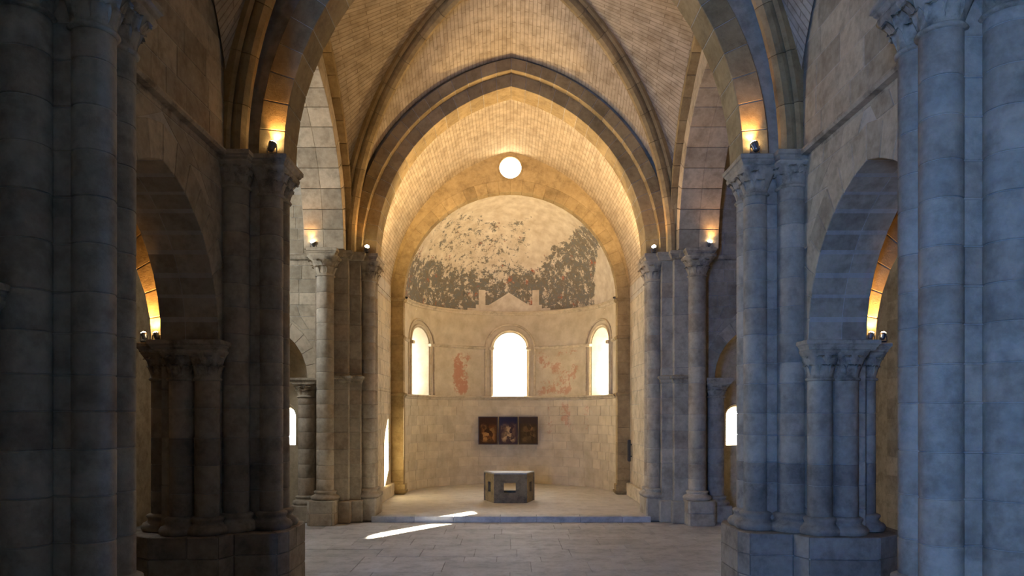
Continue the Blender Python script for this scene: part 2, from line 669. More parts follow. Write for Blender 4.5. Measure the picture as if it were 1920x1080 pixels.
def drum_mesh(r, h, mat):
    key = ('d', round(r, 3), round(h, 3), mat.name)
    if key not in _MC:
        g, b = 0.004, 0.010
        _MC[key] = lathe_mesh('drum', [(r - 0.05, g), (r - b, g), (r - 0.003, g + b * 0.5), (r, g + b), (r, h - g - b), (r - 0.003, h - g - b * 0.5), (r - b, h - g), (r - 0.05, h - g)], 24)
        _MC[key].materials.append(mat)
    return _MC[key]


def shaft(parent, x, y, r, z0, z1, cuts, name='shaft', low=0.0):
    key = ('core', round(r, 3), round(z1 - z0, 3))
    if key not in _MC:
        _MC[key] = lathe_mesh('shaft_core', [(r - 0.012, 0), (r - 0.012, z1 - z0)], 20)
        _MC[key].materials.append(M_MORTAR)
    s = link(name, _MC[key], None, parent, (x, y, z0))
    zz = [z0] + [c for c in cuts if z0 + 0.12 < c < z1 - 0.12] + [z1]
    for a, b in zip(zz[:-1], zz[1:]):
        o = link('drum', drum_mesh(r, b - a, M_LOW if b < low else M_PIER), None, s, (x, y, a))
        o.rotation_euler.z = random.uniform(0, 6)
    return s


def leaf_mesh(h, w, out):
    key = ('leaf', round(h, 3), round(w, 3), round(out, 3))
    if key in _MC:
        return _MC[key]
    V, Fc = [], []
    nu, nv = 5, 6
    for j in range(nv + 1):
        t = j / nv
        ww = w * (0.55 + 0.75 * math.sin(PI * min(1, t * 0.8 + 0.12))) * (1 if t < 0.85 else 0.8)
        ox = out * (0.12 + 1.15 * t ** 2.2) if t < 0.86 else out * (0.12 + 1.15 * 0.86 ** 2.2 + 0.22)
        z = h * (t if t < 0.86 else 0.86 - (t - 0.86) * 1.1)
        for i in range(nu + 1):
            s = i / nu - 0.5
            rib = 0.018 * math.cos(s * 2 * PI * 2.0)
            V.append((ox + rib - 0.10 * abs(s) ** 2 * (1 - t), s * ww, z))
    for j in range(nv):
        for i in range(nu):
            a = j * (nu + 1) + i
            Fc.append((a, a + 1, a + nu + 2, a + nu + 1))
    me = bpy.data.meshes.new('leaf')
    me.from_pydata(V, [], Fc)
    me.shade_smooth()
    me.materials.append(M_CARVED)
    _MC[key] = me
    return me


def capital(parent, x, y, r, z0, z1, flare, leaves=True, arc=None, seed=0):
    """necking ring, bell flaring from round to square, curled leaves in two tiers"""
    key = ('cap', round(r, 3), round(z1 - z0, 3), round(flare, 3))
    if key not in _MC:
        h = z1 - z0
        prof = [(r - 0.01, 0.0, 2), (r + 0.025, 0.008, 2), (r + 0.04, 0.03, 2), (r + 0.025, 0.052, 2), (r + 0.002, 0.062, 2),
                (r + 0.004, 0.1 * h + 0.06, 2.1), (r + flare * 0.18, 0.45 * h, 2.3), (r + flare * 0.45, 0.68 * h, 2.8),
                (r + flare * 0.8, 0.86 * h, 4.5), (r + flare * 0.98, 0.93 * h, 7), (r + flare, h, 9)]
        seg = 32
        V, Fc = [], []
        for q, (rr, z, e) in enumerate(prof):
            for i in range(seg):
                a = 2 * PI * i / seg
                ca, sa = math.cos(a), math.sin(a)
                k = (abs(ca) ** e + abs(sa) ** e) ** (-1.0 / e)
                wob = 0.02 * math.sin(a * 8 + 0.6) * (0.0 if q < 6 or q > 8 else 1.0)
                V.append(((rr + wob) * k * ca, (rr + wob) * k * sa, z))
        n = len(prof)
        for q in range(n - 1):
            for i in range(seg):
                j = (i + 1) % seg
                Fc.append((q * seg + i, q * seg + j, (q + 1) * seg + j, (q + 1) * seg + i))
        Fc.append(tuple(range((n - 1) * seg, n * seg)))
        me = bpy.data.meshes.new('capital')
        me.from_pydata(V, [], Fc)
        me.shade_smooth()
        me.materials.append(M_CARVED)
        _MC[key] = me
    c = link('capital', _MC[key], None, parent, (x, y, z0))
    if leaves:
        h = z1 - z0
        for tier, (zb, hh, nn, oo) in enumerate(((0.07, h * 0.48, 8, flare * 0.55), (0.30 * h, h * 0.62, 8, flare * 1.05))):
            for k in range(nn):
                a = 2 * PI * (k + 0.5 * tier) / nn
                if arc is not None and math.cos(a - arc) < -0.35:
                    continue
                dia = 0.16 if abs(math.sin(2 * a)) > 0.9 and tier == 1 else 0.0
                o = link('leaf', leaf_mesh(hh, r * 0.72, oo), None, c,
                         (x + (r - 0.01 + dia * flare) * math.cos(a), y + (r - 0.01 + dia * flare) * math.sin(a), z0 + zb))
                o.rotation_euler.z = a
    return c


def col_base(parent, x, y, r, z0, z1, mat=None):
    """attic base: torus, scotia, torus on a low square block"""
    h = z1 - z0
    prof = [(r + 0.13, 0.0), (r + 0.155, 0.12 * h), (r + 0.16, 0.25 * h), (r + 0.13, 0.42 * h), (r + 0.075, 0.5 * h), (r + 0.045, 0.62 * h),
            (r + 0.055, 0.72 * h), (r + 0.075, 0.8 * h), (r + 0.07, 0.9 * h), (r + 0.03, 0.97 * h), (r - 0.005, h)]
    mat = mat or M_PIER
    key = ('base', round(r, 3), round(h, 3), mat.name)
    if key not in _MC:
        me = lathe_mesh('base', prof, 24)
        me.materials.append(mat)
        _MC[key] = me
    return link('base', _MC[key], None, parent, (x, y, z0))


def perim_stones(parent, path, z0, z1, course, length, depth, mat, seed=0, batter=0.0, piece='stone'):
    """blocks laid along a closed plan outline (counter-clockwise = outside on the right of travel)"""
    rng = random.Random(seed)
    inner = offset_path([Vector(p) for p in path], -depth, True)
    n = len(path)
    nz = max(1, round((z1 - z0) / course))
    for q in range(nz):
        za, zb = z0 + (z1 - z0) * q / nz, z0 + (z1 - z0) * (q + 1) / nz
        for i in range(n):
            p0, p1 = Vector(path[i]), Vector(path[(i + 1) % n])
            q0, q1 = inner[i], inner[(i + 1) % n]
            L = (p1 - p0).length
            m = max(1, round(L / (length * rng.uniform(0.8, 1.2))))
            cuts = [0.0] + [(k + rng.uniform(-0.2, 0.2)) / m for k in range(1, m)] + [1.0]
            for k in range(m):
                f0, f1 = cuts[k] + 0.004 / L, cuts[k + 1] - 0.004 / L
                cc = [[[None, None] for _ in (0, 1)] for _ in (0, 1)]
                for a, f in ((0, f0), (1, f1)):
                    for b, (s0, s1) in ((0, (q0, q1)), (1, (p0, p1))):
                        w = s0.lerp(s1, f)
                        for l, z in ((0, za + 0.004), (1, zb - 0.004)):
                            cc[a][b][l] = Vector((w.x, w.y, z))
                hexa(piece, cc, mat, parent, 0.012)


def prism(name, path, z0, z1, mat, parent):
    n = len(path)
    V = [(p[0], p[1], z0) for p in path] + [(p[0], p[1], z1) for p in path]
    Fc = [tuple(range(n)), tuple(range(n, 2 * n))] + [(i, (i + 1) % n, n + (i + 1) % n, n + i) for i in range(n)]
    return fixn(mk(name, V, Fc, mat, parent))


def ccw(path):
    a = sum(path[i][0] * path[(i + 1) % len(path)][1] - path[(i + 1) % len(path)][0] * path[i][1] for i in range(len(path)))
    return path if a > 0 else list(reversed(path))


def courses(z0, z1, h, seed):
    rng = random.Random(seed)
    out, z = [], z0
    while z < z1:
        z += h * rng.uniform(0.82, 1.18)
        out.append(z)
    return out


def mXZ(u, v, d):      # plane across the church: u = x, d = y
    return (u, d, v)


def mYZ(s):
    def f(u, v, d):    # plane along the church: u = y, d = |x|
        return (s * d, u, v)
    return f


# ------------------------------------------------------------------ dimensions
YC, YA = 7.55, 13.06          # centres of the nave piers
ZN = 7.65                     # top of the nave abaci
ZX = 7.80                     # top of the abaci at the chancel
WX = 5.03                     # inner face of nave walls
AX1 = 6.00                    # outer (aisle) face of nave walls
ZLOW = 4.36                   # top of the arcade abaci
YB = 21.0                     # front of the chancel arch
YW = 26.6                     # wall in front of the apse
YAP = 27.0                    # centre of the apse
RAP = 3.95
ZCH = 0.166                   # chancel floor
CHX = 4.40                    # chancel half width
SIDE = {-1: 'north', 1: 'south'}

# ================================================================== FLOOR
fl = box('floor', -10.7, 10.7, -6.5, 30.9, -0.3, -0.014, M_JOINT)
tag(fl, 'worn grey limestone paving slabs across the crossing floor', 'floor', kind='structure')
rng = random.Random(3)
y = 12.6
while y < 20.85:
    dy = min(rng.choice((0.55, 0.7, 0.85, 1.0)), 20.9 - y)
    if 20.9 - (y + dy) < 0.3:
        dy = 20.9 - y
    x = -6.2 + rng.uniform(-0.5, 0.5)
    while x < 6.2:
        dx = rng.choice((0.7, 0.95, 1.2, 1.5, 1.8))
        z = rng.uniform(-0.004, 0.003)
        hexa('slab', boxc(x + 0.004, x + dx - 0.004, y + 0.004, y + dy - 0.004, -0.06, z), M_FLOOR, fl, 0.006)
        x += dx
    y += dy
chf = box('floor_chancel', -4.4, 4.4, 21.3, 31.0, -0.05, ZCH, M_FLOOR_LIT)
tag(chf, 'raised stone floor of the chancel around the altar, colour lightened for window glare', 'floor', kind='structure')
x = -4.05
while x < 4.0:
    dx = min(rng.uniform(0.9, 1.5), 4.05 - x)
    if 4.05 - x - dx < 0.4:
        dx = 4.05 - x
    hexa('step_stone', boxc(x + 0.003, x + dx - 0.003, 20.9, 21.34, -0.01, ZCH + 0.002), M_FLOOR, chf, 0.014)
    x += dx

# ================================================================== NAVE PIERS
LIT = {-1: 'shadowy brown', 1: 'blue-lit'}


def nave_pier(s, Yc, label, seed, arcade=True, east=True):
    t = empty('stone_pier', (s * 5.2, Yc, 0))
    tag(t, label, 'pillar')
    P = lambda pts: ccw([(s * a, Yc + b) for a, b in pts])
    # stepped plinth of squared blocks
    half = [(3.9, -0.5), (4.02, -0.78), (4.72, -0.86), (4.85, -1.2), (6.0, -1.22), (6.45, -0.9), (6.62, -0.5)]
    outl = half + [(a, -b) for a, b in reversed(half)]
    pl = prism('plinth', P([(a + (0.03 if a < 5 else -0.03), b * 0.975) for a, b in outl]), 0, 1.085, M_MORTAR, t)
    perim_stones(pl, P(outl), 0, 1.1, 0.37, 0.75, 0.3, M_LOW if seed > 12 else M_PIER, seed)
    cz = courses(1.4, 8, 0.44, seed + 1)
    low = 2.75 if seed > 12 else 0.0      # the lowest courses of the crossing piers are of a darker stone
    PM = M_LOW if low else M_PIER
    # paired half columns under the transverse arch, one corner shaft each side
    for dy in (-0.195, 0.195):
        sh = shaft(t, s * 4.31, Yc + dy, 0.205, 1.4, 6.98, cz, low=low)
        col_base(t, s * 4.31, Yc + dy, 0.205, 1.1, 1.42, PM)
        capital(t, s * 4.31, Yc + dy, 0.205, 6.96, 7.46, 0.13, arc=(PI if s > 0 else 0))
    for dy in (-0.42, 0.42):
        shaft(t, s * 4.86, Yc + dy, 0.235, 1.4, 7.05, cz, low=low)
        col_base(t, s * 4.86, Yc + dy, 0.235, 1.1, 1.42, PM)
        capital(t, s * 4.86, Yc + dy, 0.235, 7.03, 7.47, 0.10, arc=(-PI / 2 if dy < 0 else PI / 2))
    zz = [1.1] + [c for c in cz if 1.3 < c < 7.3] + [7.5]
    pil = box('pilaster', *sorted((s * 4.40, s * 5.1)), Yc - 0.30, Yc + 0.30, 1.1, 7.5, M_MORTAR, t)
    for a, b in zip(zz[:-1], zz[1:]):
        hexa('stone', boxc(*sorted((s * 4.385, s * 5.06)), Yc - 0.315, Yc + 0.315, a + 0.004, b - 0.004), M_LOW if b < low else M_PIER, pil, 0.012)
    ab = moulding('abacus', P([(4.03, -0.44), (4.60, -0.44), (4.60, -0.66), (5.10, -0.66), (5.10, 0.66), (4.60, 0.66), (4.60, 0.44), (4.03, 0.44)]),
                  abacus_prof(7.44, ZN, 0.09), M_CARVED, t, closed=True)
    # the mass of the pier between the arcade arches
    mass = box('pier_body', *sorted((s * (WX + 0.02), s * (AX1 - 0.02))), Yc - 0.74, Yc + 0.74, 1.1, ZLOW, M_MORTAR, t)
    perim_stones(mass, P([(WX, -0.76), (AX1, -0.76), (AX1, 0.76), (WX, 0.76)]), 1.1, ZLOW, 0.43, 0.8, 0.14, M_PIER, seed + 2)
    # arcade half columns with low capitals
    for e in (-1, 1):
        for cx in (5.20, 5.64):
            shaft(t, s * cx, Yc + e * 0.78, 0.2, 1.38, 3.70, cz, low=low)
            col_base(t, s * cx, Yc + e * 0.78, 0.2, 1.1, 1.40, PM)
            capital(t, s * cx, Yc + e * 0.78, 0.2, 3.68, 4.20, 0.11, arc=(-PI / 2 if e < 0 else PI / 2))
        moulding('abacus', ccw([(s * a, Yc + e * b) for a, b in ((4.93, 0.6), (6.0, 0.6), (6.0, 1.03), (4.93, 1.03))]),
                 abacus_prof(4.18, ZLOW, 0.08), M_CARVED, t, closed=True)
        shaft(t, s * 6.16, Yc + e * 0.36, 0.19, 1.38, 3.72, cz, low=low)
        col_base(t, s * 6.16, Yc + e * 0.36, 0.19, 1.1, 1.40, PM)
        capital(t, s * 6.16, Yc + e * 0.36, 0.19, 3.70, 4.20, 0.10, arc=(0 if s > 0 else PI))
    moulding('abacus', ccw([(s * a, Yc + b) for a, b in ((5.98, -0.62), (6.42, -0.62), (6.42, 0.62), (5.98, 0.62))]),
             abacus_prof(4.18, ZLOW - 0.01, 0.07), M_CARVED, t, closed=True)
    return t


nave_pier(-1, YC, 'large clustered stone pier in dim violet-grey shade before the dark arcade', 11)
nave_pier(1, YC, 'large clustered stone pier washed in bright blue daylight before the blue arcade', 12)
nave_pier(-1, YA, 'dark brown clustered pier on a blackened plinth at the shadowy crossing side', 13)
nave_pier(1, YA, 'blue-lit clustered pier on a dark plinth at the corner of the crossing', 14)


# ================================================================== NAVE WALLS, ARCADES
ARC = dict(uc=(YC + YA) / 2, a=(YA - YC) / 2 - 0.76, c=0.43)


def nave_wall(s):
    side = 'left' if s < 0 else 'right'
    f = mYZ(s)
    w_ = YA - YC
    outl = [(-6.2, 0.0), (YC - w_ + 0.76, 0.0), (YC - w_ + 0.76, ZLOW)]
    for k in (1, 0):
        uc = ARC['uc'] - k * w_
        outl += [(uc - u, ZLOW + v) for u, v in [(p[0], p[1]) for p in arch_pts(ARC['a'], ARC['c'], 14)]]
    outl += [(YA + 0.76, ZLOW), (YA + 0.76, 15.1), (-6.2, 15.1)]
    w = slab('wall_' + side, outl, [], f, WX, AX1, M_MORTAR)
    tag(w, {'left': 'brown shadowed ashlar nave wall over the dark pointed arch', 'right': 'blue-grey ashlar nave wall over the pointed arch with radiating stones'}[side],
        'wall', kind='structure')
    # arcade arch: two rings of stones through the wall, the nave one proud of it
    for d0, d1 in ((WX - 0.016, 5.58), (5.58, AX1 + 0.01)):
        ring('arch', w, ARC['uc'], ZLOW, ARC['a'], ARC['c'], 0.0, 0.52, d0, d1, f, 9, M_STONE, mortar=False)
    ashlar(w, YC + 0.76, YA - 0.5, ZLOW, ZN - 0.02, f, WX, 0.010, M_STONE, 0.40, 0.62, arch=(ARC['uc'], ARC['a'], ARC['c'], ZLOW, 0.52), seed=21 + s)
    ashlar(w, YC + 0.9, YA - 0.5, ZN + 0.02, 11.3, f, WX, 0.010, M_STONE, 0.42, 0.75, seed=23 + s)
    p = [(s * WX, YC + 0.6), (s * WX, YA - 0.62)]
    if s < 0:
        p.reverse()
    moulding('string_course', list(reversed(p)), [(-0.02, ZN - 0.17), (0.01, ZN - 0.16), (0.015, ZN - 0.11), (0.12, ZN - 0.10), (0.15, ZN - 0.06), (0.13, ZN - 0.01), (-0.02, ZN + 0.02)], M_CARVED, w)
    # one more pier of the arcade further west
    Yd = YC - w_
    for nm, pts, z0, z1 in (('pier_body', [(4.1, -0.4), (4.6, -0.4), (4.6, -0.65), (WX, -0.65), (WX, -1.0), (AX1 + 0.3, -0.9), (AX1 + 0.3, 0.9), (WX, 1.0), (WX, 0.65), (4.6, 0.65), (4.6, 0.4), (4.1, 0.4)], 0, ZN),):
        prism(nm, ccw([(s * a, Yd + b) for a, b in pts]), z0, z1, M_PIER, w)
    return w


WALLS = {s: nave_wall(s) for s in (-1, 1)}

# ================================================================== TRANSVERSE ARCHES
YA0, YA1 = YA - 0.30, YA + 0.44
YC0, YC1 = YC - 0.44, YC + 0.44


def transverse(name, y0, y1, label):
    o = empty(name, (0, (y0 + y1) / 2, ZN))
    tag(o, label, 'arch', kind='structure')
    ring(name, o, 0, ZN, 4.05, 1.2, 0.0, 0.46, y0, y1, mXZ, 15, M_ARCH)
    r = [(5.3, ZN)] + [(5.3, 15.1), (-5.3, 15.1), (-5.3, ZN)]
    inner = [(-u, ZN + v) for u, v in arch_pts(4.05, 1.2, 16, 0.40)]
    slab('spandrel_wall', r + inner, [], mXZ, y0 + 0.16, y1 - 0.16, M_STONE, o)
    return o


transverse('transverse_arch', YA0, YA1, 'pointed transverse arch spanning the nave before the crossing vault')
transverse('transverse_arch', YC0, YC1, 'pointed transverse arch high over the foreground piers')


# ================================================================== RIB VAULTS
def rib_curve(cx, cyy, hx, hy, sx, sy, zs, c, t):
    L = math.hypot(hx, hy)
    R = L + c
    te = math.acos(c / R)
    u = -c + R * math.cos(te * t)
    v = R * math.sin(te * t)
    return Vector((cx + sx * hx * u / L, cyy + sy * hy * u / L, zs + v)), te * t


def rib_vault(name, cx, cyy, hx, hy, zs, cT, cS, cR, label, ribs_far=True, nst=12, only=None):
    root = empty(name, (cx, cyy, zs))
    tag(root, label, 'vault', kind='structure')
    for sx in (1, -1):
        for sy in (1, -1):
            for kind in ('T', 'S'):
                nt_, ns = 26, 5
                V, Fc, UV = [], [], []
                a, c = (hx, cT) if kind == 'T' else (hy, cS)
                R = a + c
                te = math.acos(c / R)
                for i in range(nt_ + 1):
                    t = i / nt_
                    u, v = -c + R * math.cos(te * t), R * math.sin(te * t)
                    A = Vector((cx + sx * u, cyy + sy * hy, zs + v)) if kind == 'T' else Vector((cx + sx * hx, cyy + sy * u, zs + v))
                    B, _ = rib_curve(cx, cyy, hx, hy, sx, sy, zs, cR, t)
                    L = (B - A).length
                    for j in range(ns + 1):
                        q = j / ns
                        V.append(A.lerp(B, q))
                        UV.append((q * L + (0.2 if sx > 0 else 0), R * te * t))
                for i in range(nt_):
                    for j in range(ns):
                        k = i * (ns + 1) + j
                        Fc.append((k, k + 1, k + ns + 2, k + ns + 1))
                mk('web', V, Fc, M_WEB, root, True, UV)
            # diagonal rib of cut stones
            prof = [(-0.20, -0.12), (-0.20, 0.10), (-0.155, 0.14), (-0.12, 0.10), (-0.115, 0.18), (-0.08, 0.25), (0.0, 0.28),
                    (0.08, 0.25), (0.115, 0.18), (0.12, 0.10), (0.155, 0.14), (0.20, 0.10), (0.20, -0.12)]
            L = math.hypot(hx, hy)
            hd = Vector((sx * hx / L, sy * hy / L, 0))
            Bn = Vector((hd.y, -hd.x, 0))
            for k in range(nst):
                V, Fc = [], []
                sub = 2
                for i in range(sub + 1):
                    t = (k + i / sub) / nst
                    if i == 0:
                        t += 0.0006
                    if i == sub:
                        t -= 0.0006
                    p, ang = rib_curve(cx, cyy, hx, hy, sx, sy, zs, cR, t)
                    Nn = -(hd * math.cos(ang) + Vector((0, 0, 1)) * math.sin(ang))
                    for bb, nn in prof:
                        V.append(p + Bn * bb * 1.2 + Nn * nn * 1.2)
                m = len(prof)
                for i in range(sub):
                    for j in range(m - 1):
                        Fc.append((i * m + j, i * m + j + 1, (i + 1) * m + j + 1, (i + 1) * m + j))
                Fc.append(tuple(range(m)))
                Fc.append(tuple(range(sub * m, (sub + 1) * m)))
                fixn(mk('rib_stone', V, Fc, M_ARCH, root))
    return root


rib_vault('ceiling_crossing', 0, (YA1 + YB) / 2, 4.78, (YB - YA1) / 2, ZX, 1.0, 1.7, 0.4,
          'cream coursed rib vault over the crossing, ribs rising beside the chancel arch')
rib_vault('ceiling_nave', 0, (YC1 + YA0) / 2, 4.98, (YA0 - YC1) / 2, ZN, 1.0, 1.6, 0.4,
          'dim brown rib vault over the nave in front of the transverse arch', nst=10)

# plain barrel over the bays behind
def barrel(name, a, c, zs, y0, y1, uc=0.0, mat=None, parent=None, n=18, thick=0.0):
    pts = arch_pts(a, c, n)
    V, UV, Fc = [], [], []
    s = 0
    ny = 6
    for i, (u, v) in enumerate(pts):
        if i:
            s += math.hypot(u - pts[i - 1][0], v - pts[i - 1][1])
        for j in range(ny + 1):
            yy = y0 + (y1 - y0) * j / ny
            V.append((uc + u, yy, zs + v))
            UV.append((yy, s))
    for i in range(len(pts) - 1):
        for j in range(ny):
            k = i * (ny + 1) + j
            Fc.append((k, k + 1, k + ny + 2, k + ny + 1))
    return mk(name, V, Fc, mat or M_WEB, parent, True, UV)


tag(barrel('ceiling_west', 5.0, 1.0, ZN, -6.2, YC0), 'plain pointed vault over the west end of the nave', 'vault', kind='structure')

# ================================================================== CHANCEL PIERS
def chancel_pier(s, label, seed):
    t = empty('stone_pier', (s * 4.9, 21.3, 0))
    tag(t, label, 'pillar')
    cz = courses(0.9, 8, 0.46, seed)
    X = lambda a, b: sorted((s * a, s * b))
    # great half column under the side arch of the crossing
    pl = prism('plinth', ccw([(s * a, b) for a, b in ((4.96, 20.22), (5.02, 20.14), (5.60, 20.14), (5.70, 20.24), (5.70, 21.3), (4.96, 21.3))]), 0, 0.69, M_MORTAR, t)
    perim_stones(pl, ccw([(s * a, b) for a, b in ((4.94, 20.20), (5.0, 20.12), (5.62, 20.12), (5.72, 20.22), (5.72, 21.3), (4.94, 21.3))]), 0, 0.70, 0.36, 0.7, 0.2, M_PIER, seed)
    shaft(t, s * 5.3, 20.6, 0.245, 0.95, 7.04, cz)
    col_base(t, s * 5.3, 20.6, 0.245, 0.70, 0.97)
    capital(t, s * 5.3, 20.6, 0.245, 7.02, 7.58, 0.19, arc=-PI / 2)
    # stepped pilasters carrying the ribs
    for (a, b, y0, y1, pz) in ((4.68, 5.20, 20.76, 21.3, 20.62), (4.37, 4.9, 20.96, 21.5, 20.84)):
        p = box('pilaster', *X(a + 0.012, b), y0 + 0.012, y1, 0.5, 7.6, M_MORTAR, t)
        zz = [0.62] + [c for c in cz if 0.9 < c < 7.3] + [7.6]
        for q, r_ in zip(zz[:-1], zz[1:]):
            hexa('stone', boxc(*X(a, b - 0.02), y0, y1 - 0.02, q + 0.003, r_ - 0.003), M_PIER, p, 0.010)
        hexa('plinth', boxc(*X(a - 0.08, b - 0.05), pz, y1, 0, 0.64), M_PIER, t, 0.03)
    moulding('string_course', ccw([(s * a, b) for a, b in ((4.68, 20.76), (5.1, 20.76), (5.1, 21.4), (4.37, 21.4), (4.37, 20.96), (4.68, 20.96))]),
             [(0.0, 4.02), (0.03, 4.06), (0.04, 4.12), (0.10, 4.16), (0.10, 4.22), (0.0, 4.26)], M_CARVED, t, closed=True)
    # paired half columns under the chancel arch
    for yy in (21.32, 21.74):
        shaft(t, s * 4.21, yy, 0.205, 0.95, 7.04, cz)
        col_base(t, s * 4.21, yy, 0.205, 0.70, 0.97)
        capital(t, s * 4.21, yy, 0.205, 7.0, 7.58, 0.15, arc=(PI if s > 0 else 0))
    hexa('plinth', boxc(*X(3.93, 4.5), 21.0, 22.1, 0, 0.70), M_PIER, t, 0.04)
    b_ = box('pier_body', *X(4.36, 5.75), 21.2, 22.15, 0, 7.7, M_PIER, t)
    moulding('abacus', ccw([(s * a, b) for a, b in ((3.96, 21.05), (4.30, 21.05), (4.30, 20.88), (4.62, 20.88), (4.62, 20.68), (4.98, 20.68), (4.98, 20.30), (5.66, 20.30), (5.66, 22.1), (3.96, 22.1))]),
             abacus_prof(7.57, ZX, 0.09), M_CARVED, t, closed=True)
    # low respond of the side chapel
    shaft(t, s * 5.98, 21.12, 0.24, 0.75, 3.62, cz)
    col_base(t, s * 5.98, 21.12, 0.24, 0.5, 0.77)
    capital(t, s * 5.98, 21.12, 0.24, 3.60, 4.02, 0.12, arc=-PI / 2)
    moulding('abacus', ccw([(s * a, b) for a, b in ((5.66, 20.8), (6.33, 20.8), (6.33, 21.4), (5.66, 21.4))]), abacus_prof(4.0, 4.17, 0.07), M_CARVED, t, closed=True)
    hexa('plinth', boxc(*X(5.60, 6.36), 20.72, 21.5, 0, 0.5), M_PIER, t, 0.03)
    return t


chancel_pier(-1, 'chancel arch pier with a daylit blue-white column and small sunlit colonnettes', 31)
chancel_pier(1, 'grey shaded chancel arch pier with slender stepped pilasters beside the loudspeaker wall', 32)

# ================================================================== CROSSING SIDE ARCHES
def side_arch(s):
    f = mYZ(s)
    uc, a, c = 17.25, 3.2, 0.84
    side = 'left' if s < 0 else 'right'
    outl = [(YA1 - 0.1, ZX - 0.2), (uc - a - 0.1, ZX - 0.2)] + [(uc - u, ZX + v) for u, v in arch_pts(a, c, 14, 0.1)] + [(uc + a + 0.1, ZX - 0.2), (22.1, ZX - 0.2), (22.1, 15.1), (YA1 - 0.1, 15.1)]
    w = slab('wall_crossing_' + side, outl, [], f, 4.80, 5.84, M_STONE)
    tag(w, {'left': 'tall pointed side arch with pale daylit soffit beside the blue-white column', 'right': 'tall pointed side arch with brown shadowed soffit beside the grey pier'}[side], 'arch', kind='structure')
    for d0, d1 in ((4.74, 5.31), (5.31, 5.87)):
        ring('arch', w, uc, ZX, a, c, 0.0, 0.45, d0, d1, f, 10, M_STONE, mortar=False)
    # wall rib under the vault
    ring('arch', w, (YA1 + YB) / 2, ZX, (YB - YA1) / 2, 1.7, -0.17, 0.0, 4.56, 4.82, f, 11, M_ARCH, piece='rib_stone', mortar=False)
    # near support
    box('pier_body', *sorted((s * 4.85, s * 5.85)), YA + 0.5, 14.05, 0, ZX, M_PIER, w)
    return w


for s in (-1, 1):
    side_arch(s)

# ================================================================== CHANCEL ARCH
co = empty('chancel_arch', (0, 21.5, ZX))
tag(co, 'broad double pointed arch framing the glowing chancel', 'arch', kind='structure')
ring('chancel_arch', co, 0, ZX, 4.33, 1.1, 0.0, 0.34, YB - 0.05, YB + 0.40, mXZ, 17, M_ARCH)
ring('chancel_arch', co, 0, ZX, 3.97, 1.1, 0.0, 0.42, YB + 0.22, YB + 1.1, mXZ, 16, M_ARCH)
for q, (a_, o_, y_, r_) in enumerate(((4.33, -0.01, YB + 0.0, 0.035),)):
    pass
r = [(5.9, ZX - 0.3), (5.9, 15.1), (-5.9, 15.1), (-5.9, ZX - 0.3)]
inner = [(-4.4, ZX - 0.3)] + [(-u, ZX + v) for u, v in arch_pts(4.0, 1.1, 16, 0.38)] + [(4.4, ZX - 0.3)]
slab('spandrel_wall', r + inner, [], mXZ, YB + 0.2, YB + 1.05, M_STONE, co)

# ================================================================== CHANCEL BAY
cv = barrel('ceiling_chancel', CHX + 0.02, 1.11, 7.36, 21.9, YW + 0.02, n=26)
tag(cv, 'glowing cream pointed barrel vault between the chancel arch and the round window', 'vault', kind='structure')
for s in (-1, 1):
    side = 'left' if s < 0 else 'right'
    w = box('wall_chancel_' + side, *sorted((s * CHX, s * 5.3)), 21.9, 27.2, 0, 13.9, M_MORTAR)
    tag(w, {'left': 'chancel side wall with a bright vertical sliver of sun', 'right': 'warm cream chancel side wall carrying a slim dark loudspeaker'}[side], 'wall', kind='structure')
    f = mYZ(s)
    ashlar(w, 22.1, YW, 0.62, 7.25, f, CHX, 0.008, M_APSE, 0.46, 0.85, seed=41 + s)
    pth = [(s * CHX, 22.1), (s * CHX, YW)]
    if s > 0:
        pth.reverse()
    pth = list(reversed(pth))
    moulding('string_course', pth, [(-0.02, 7.20), (0.02, 7.21), (0.05, 7.28), (0.10, 7.31), (0.10, 7.36), (-0.02, 7.40)], M_CARVED, w)
    moulding('string_course', pth, [(-0.02, 3.78), (0.02, 3.79), (0.05, 3.84), (0.08, 3.86), (0.08, 3.90), (-0.02, 3.93)], M_CARVED, w)
    hexa('plinth_bench', boxc(*sorted((s * (CHX - 0.14), s * (CHX + 0.05))), 22.15, YW - 0.02, ZCH - 0.02, 0.62), M_APSE, w, 0.03)
tag(box('roof_chancel', -5.3, 5.3, 21.9, 27.0, 13.6, 13.9, M_MORTAR), 'roof slab above the chancel vault', 'roof', kind='structure')

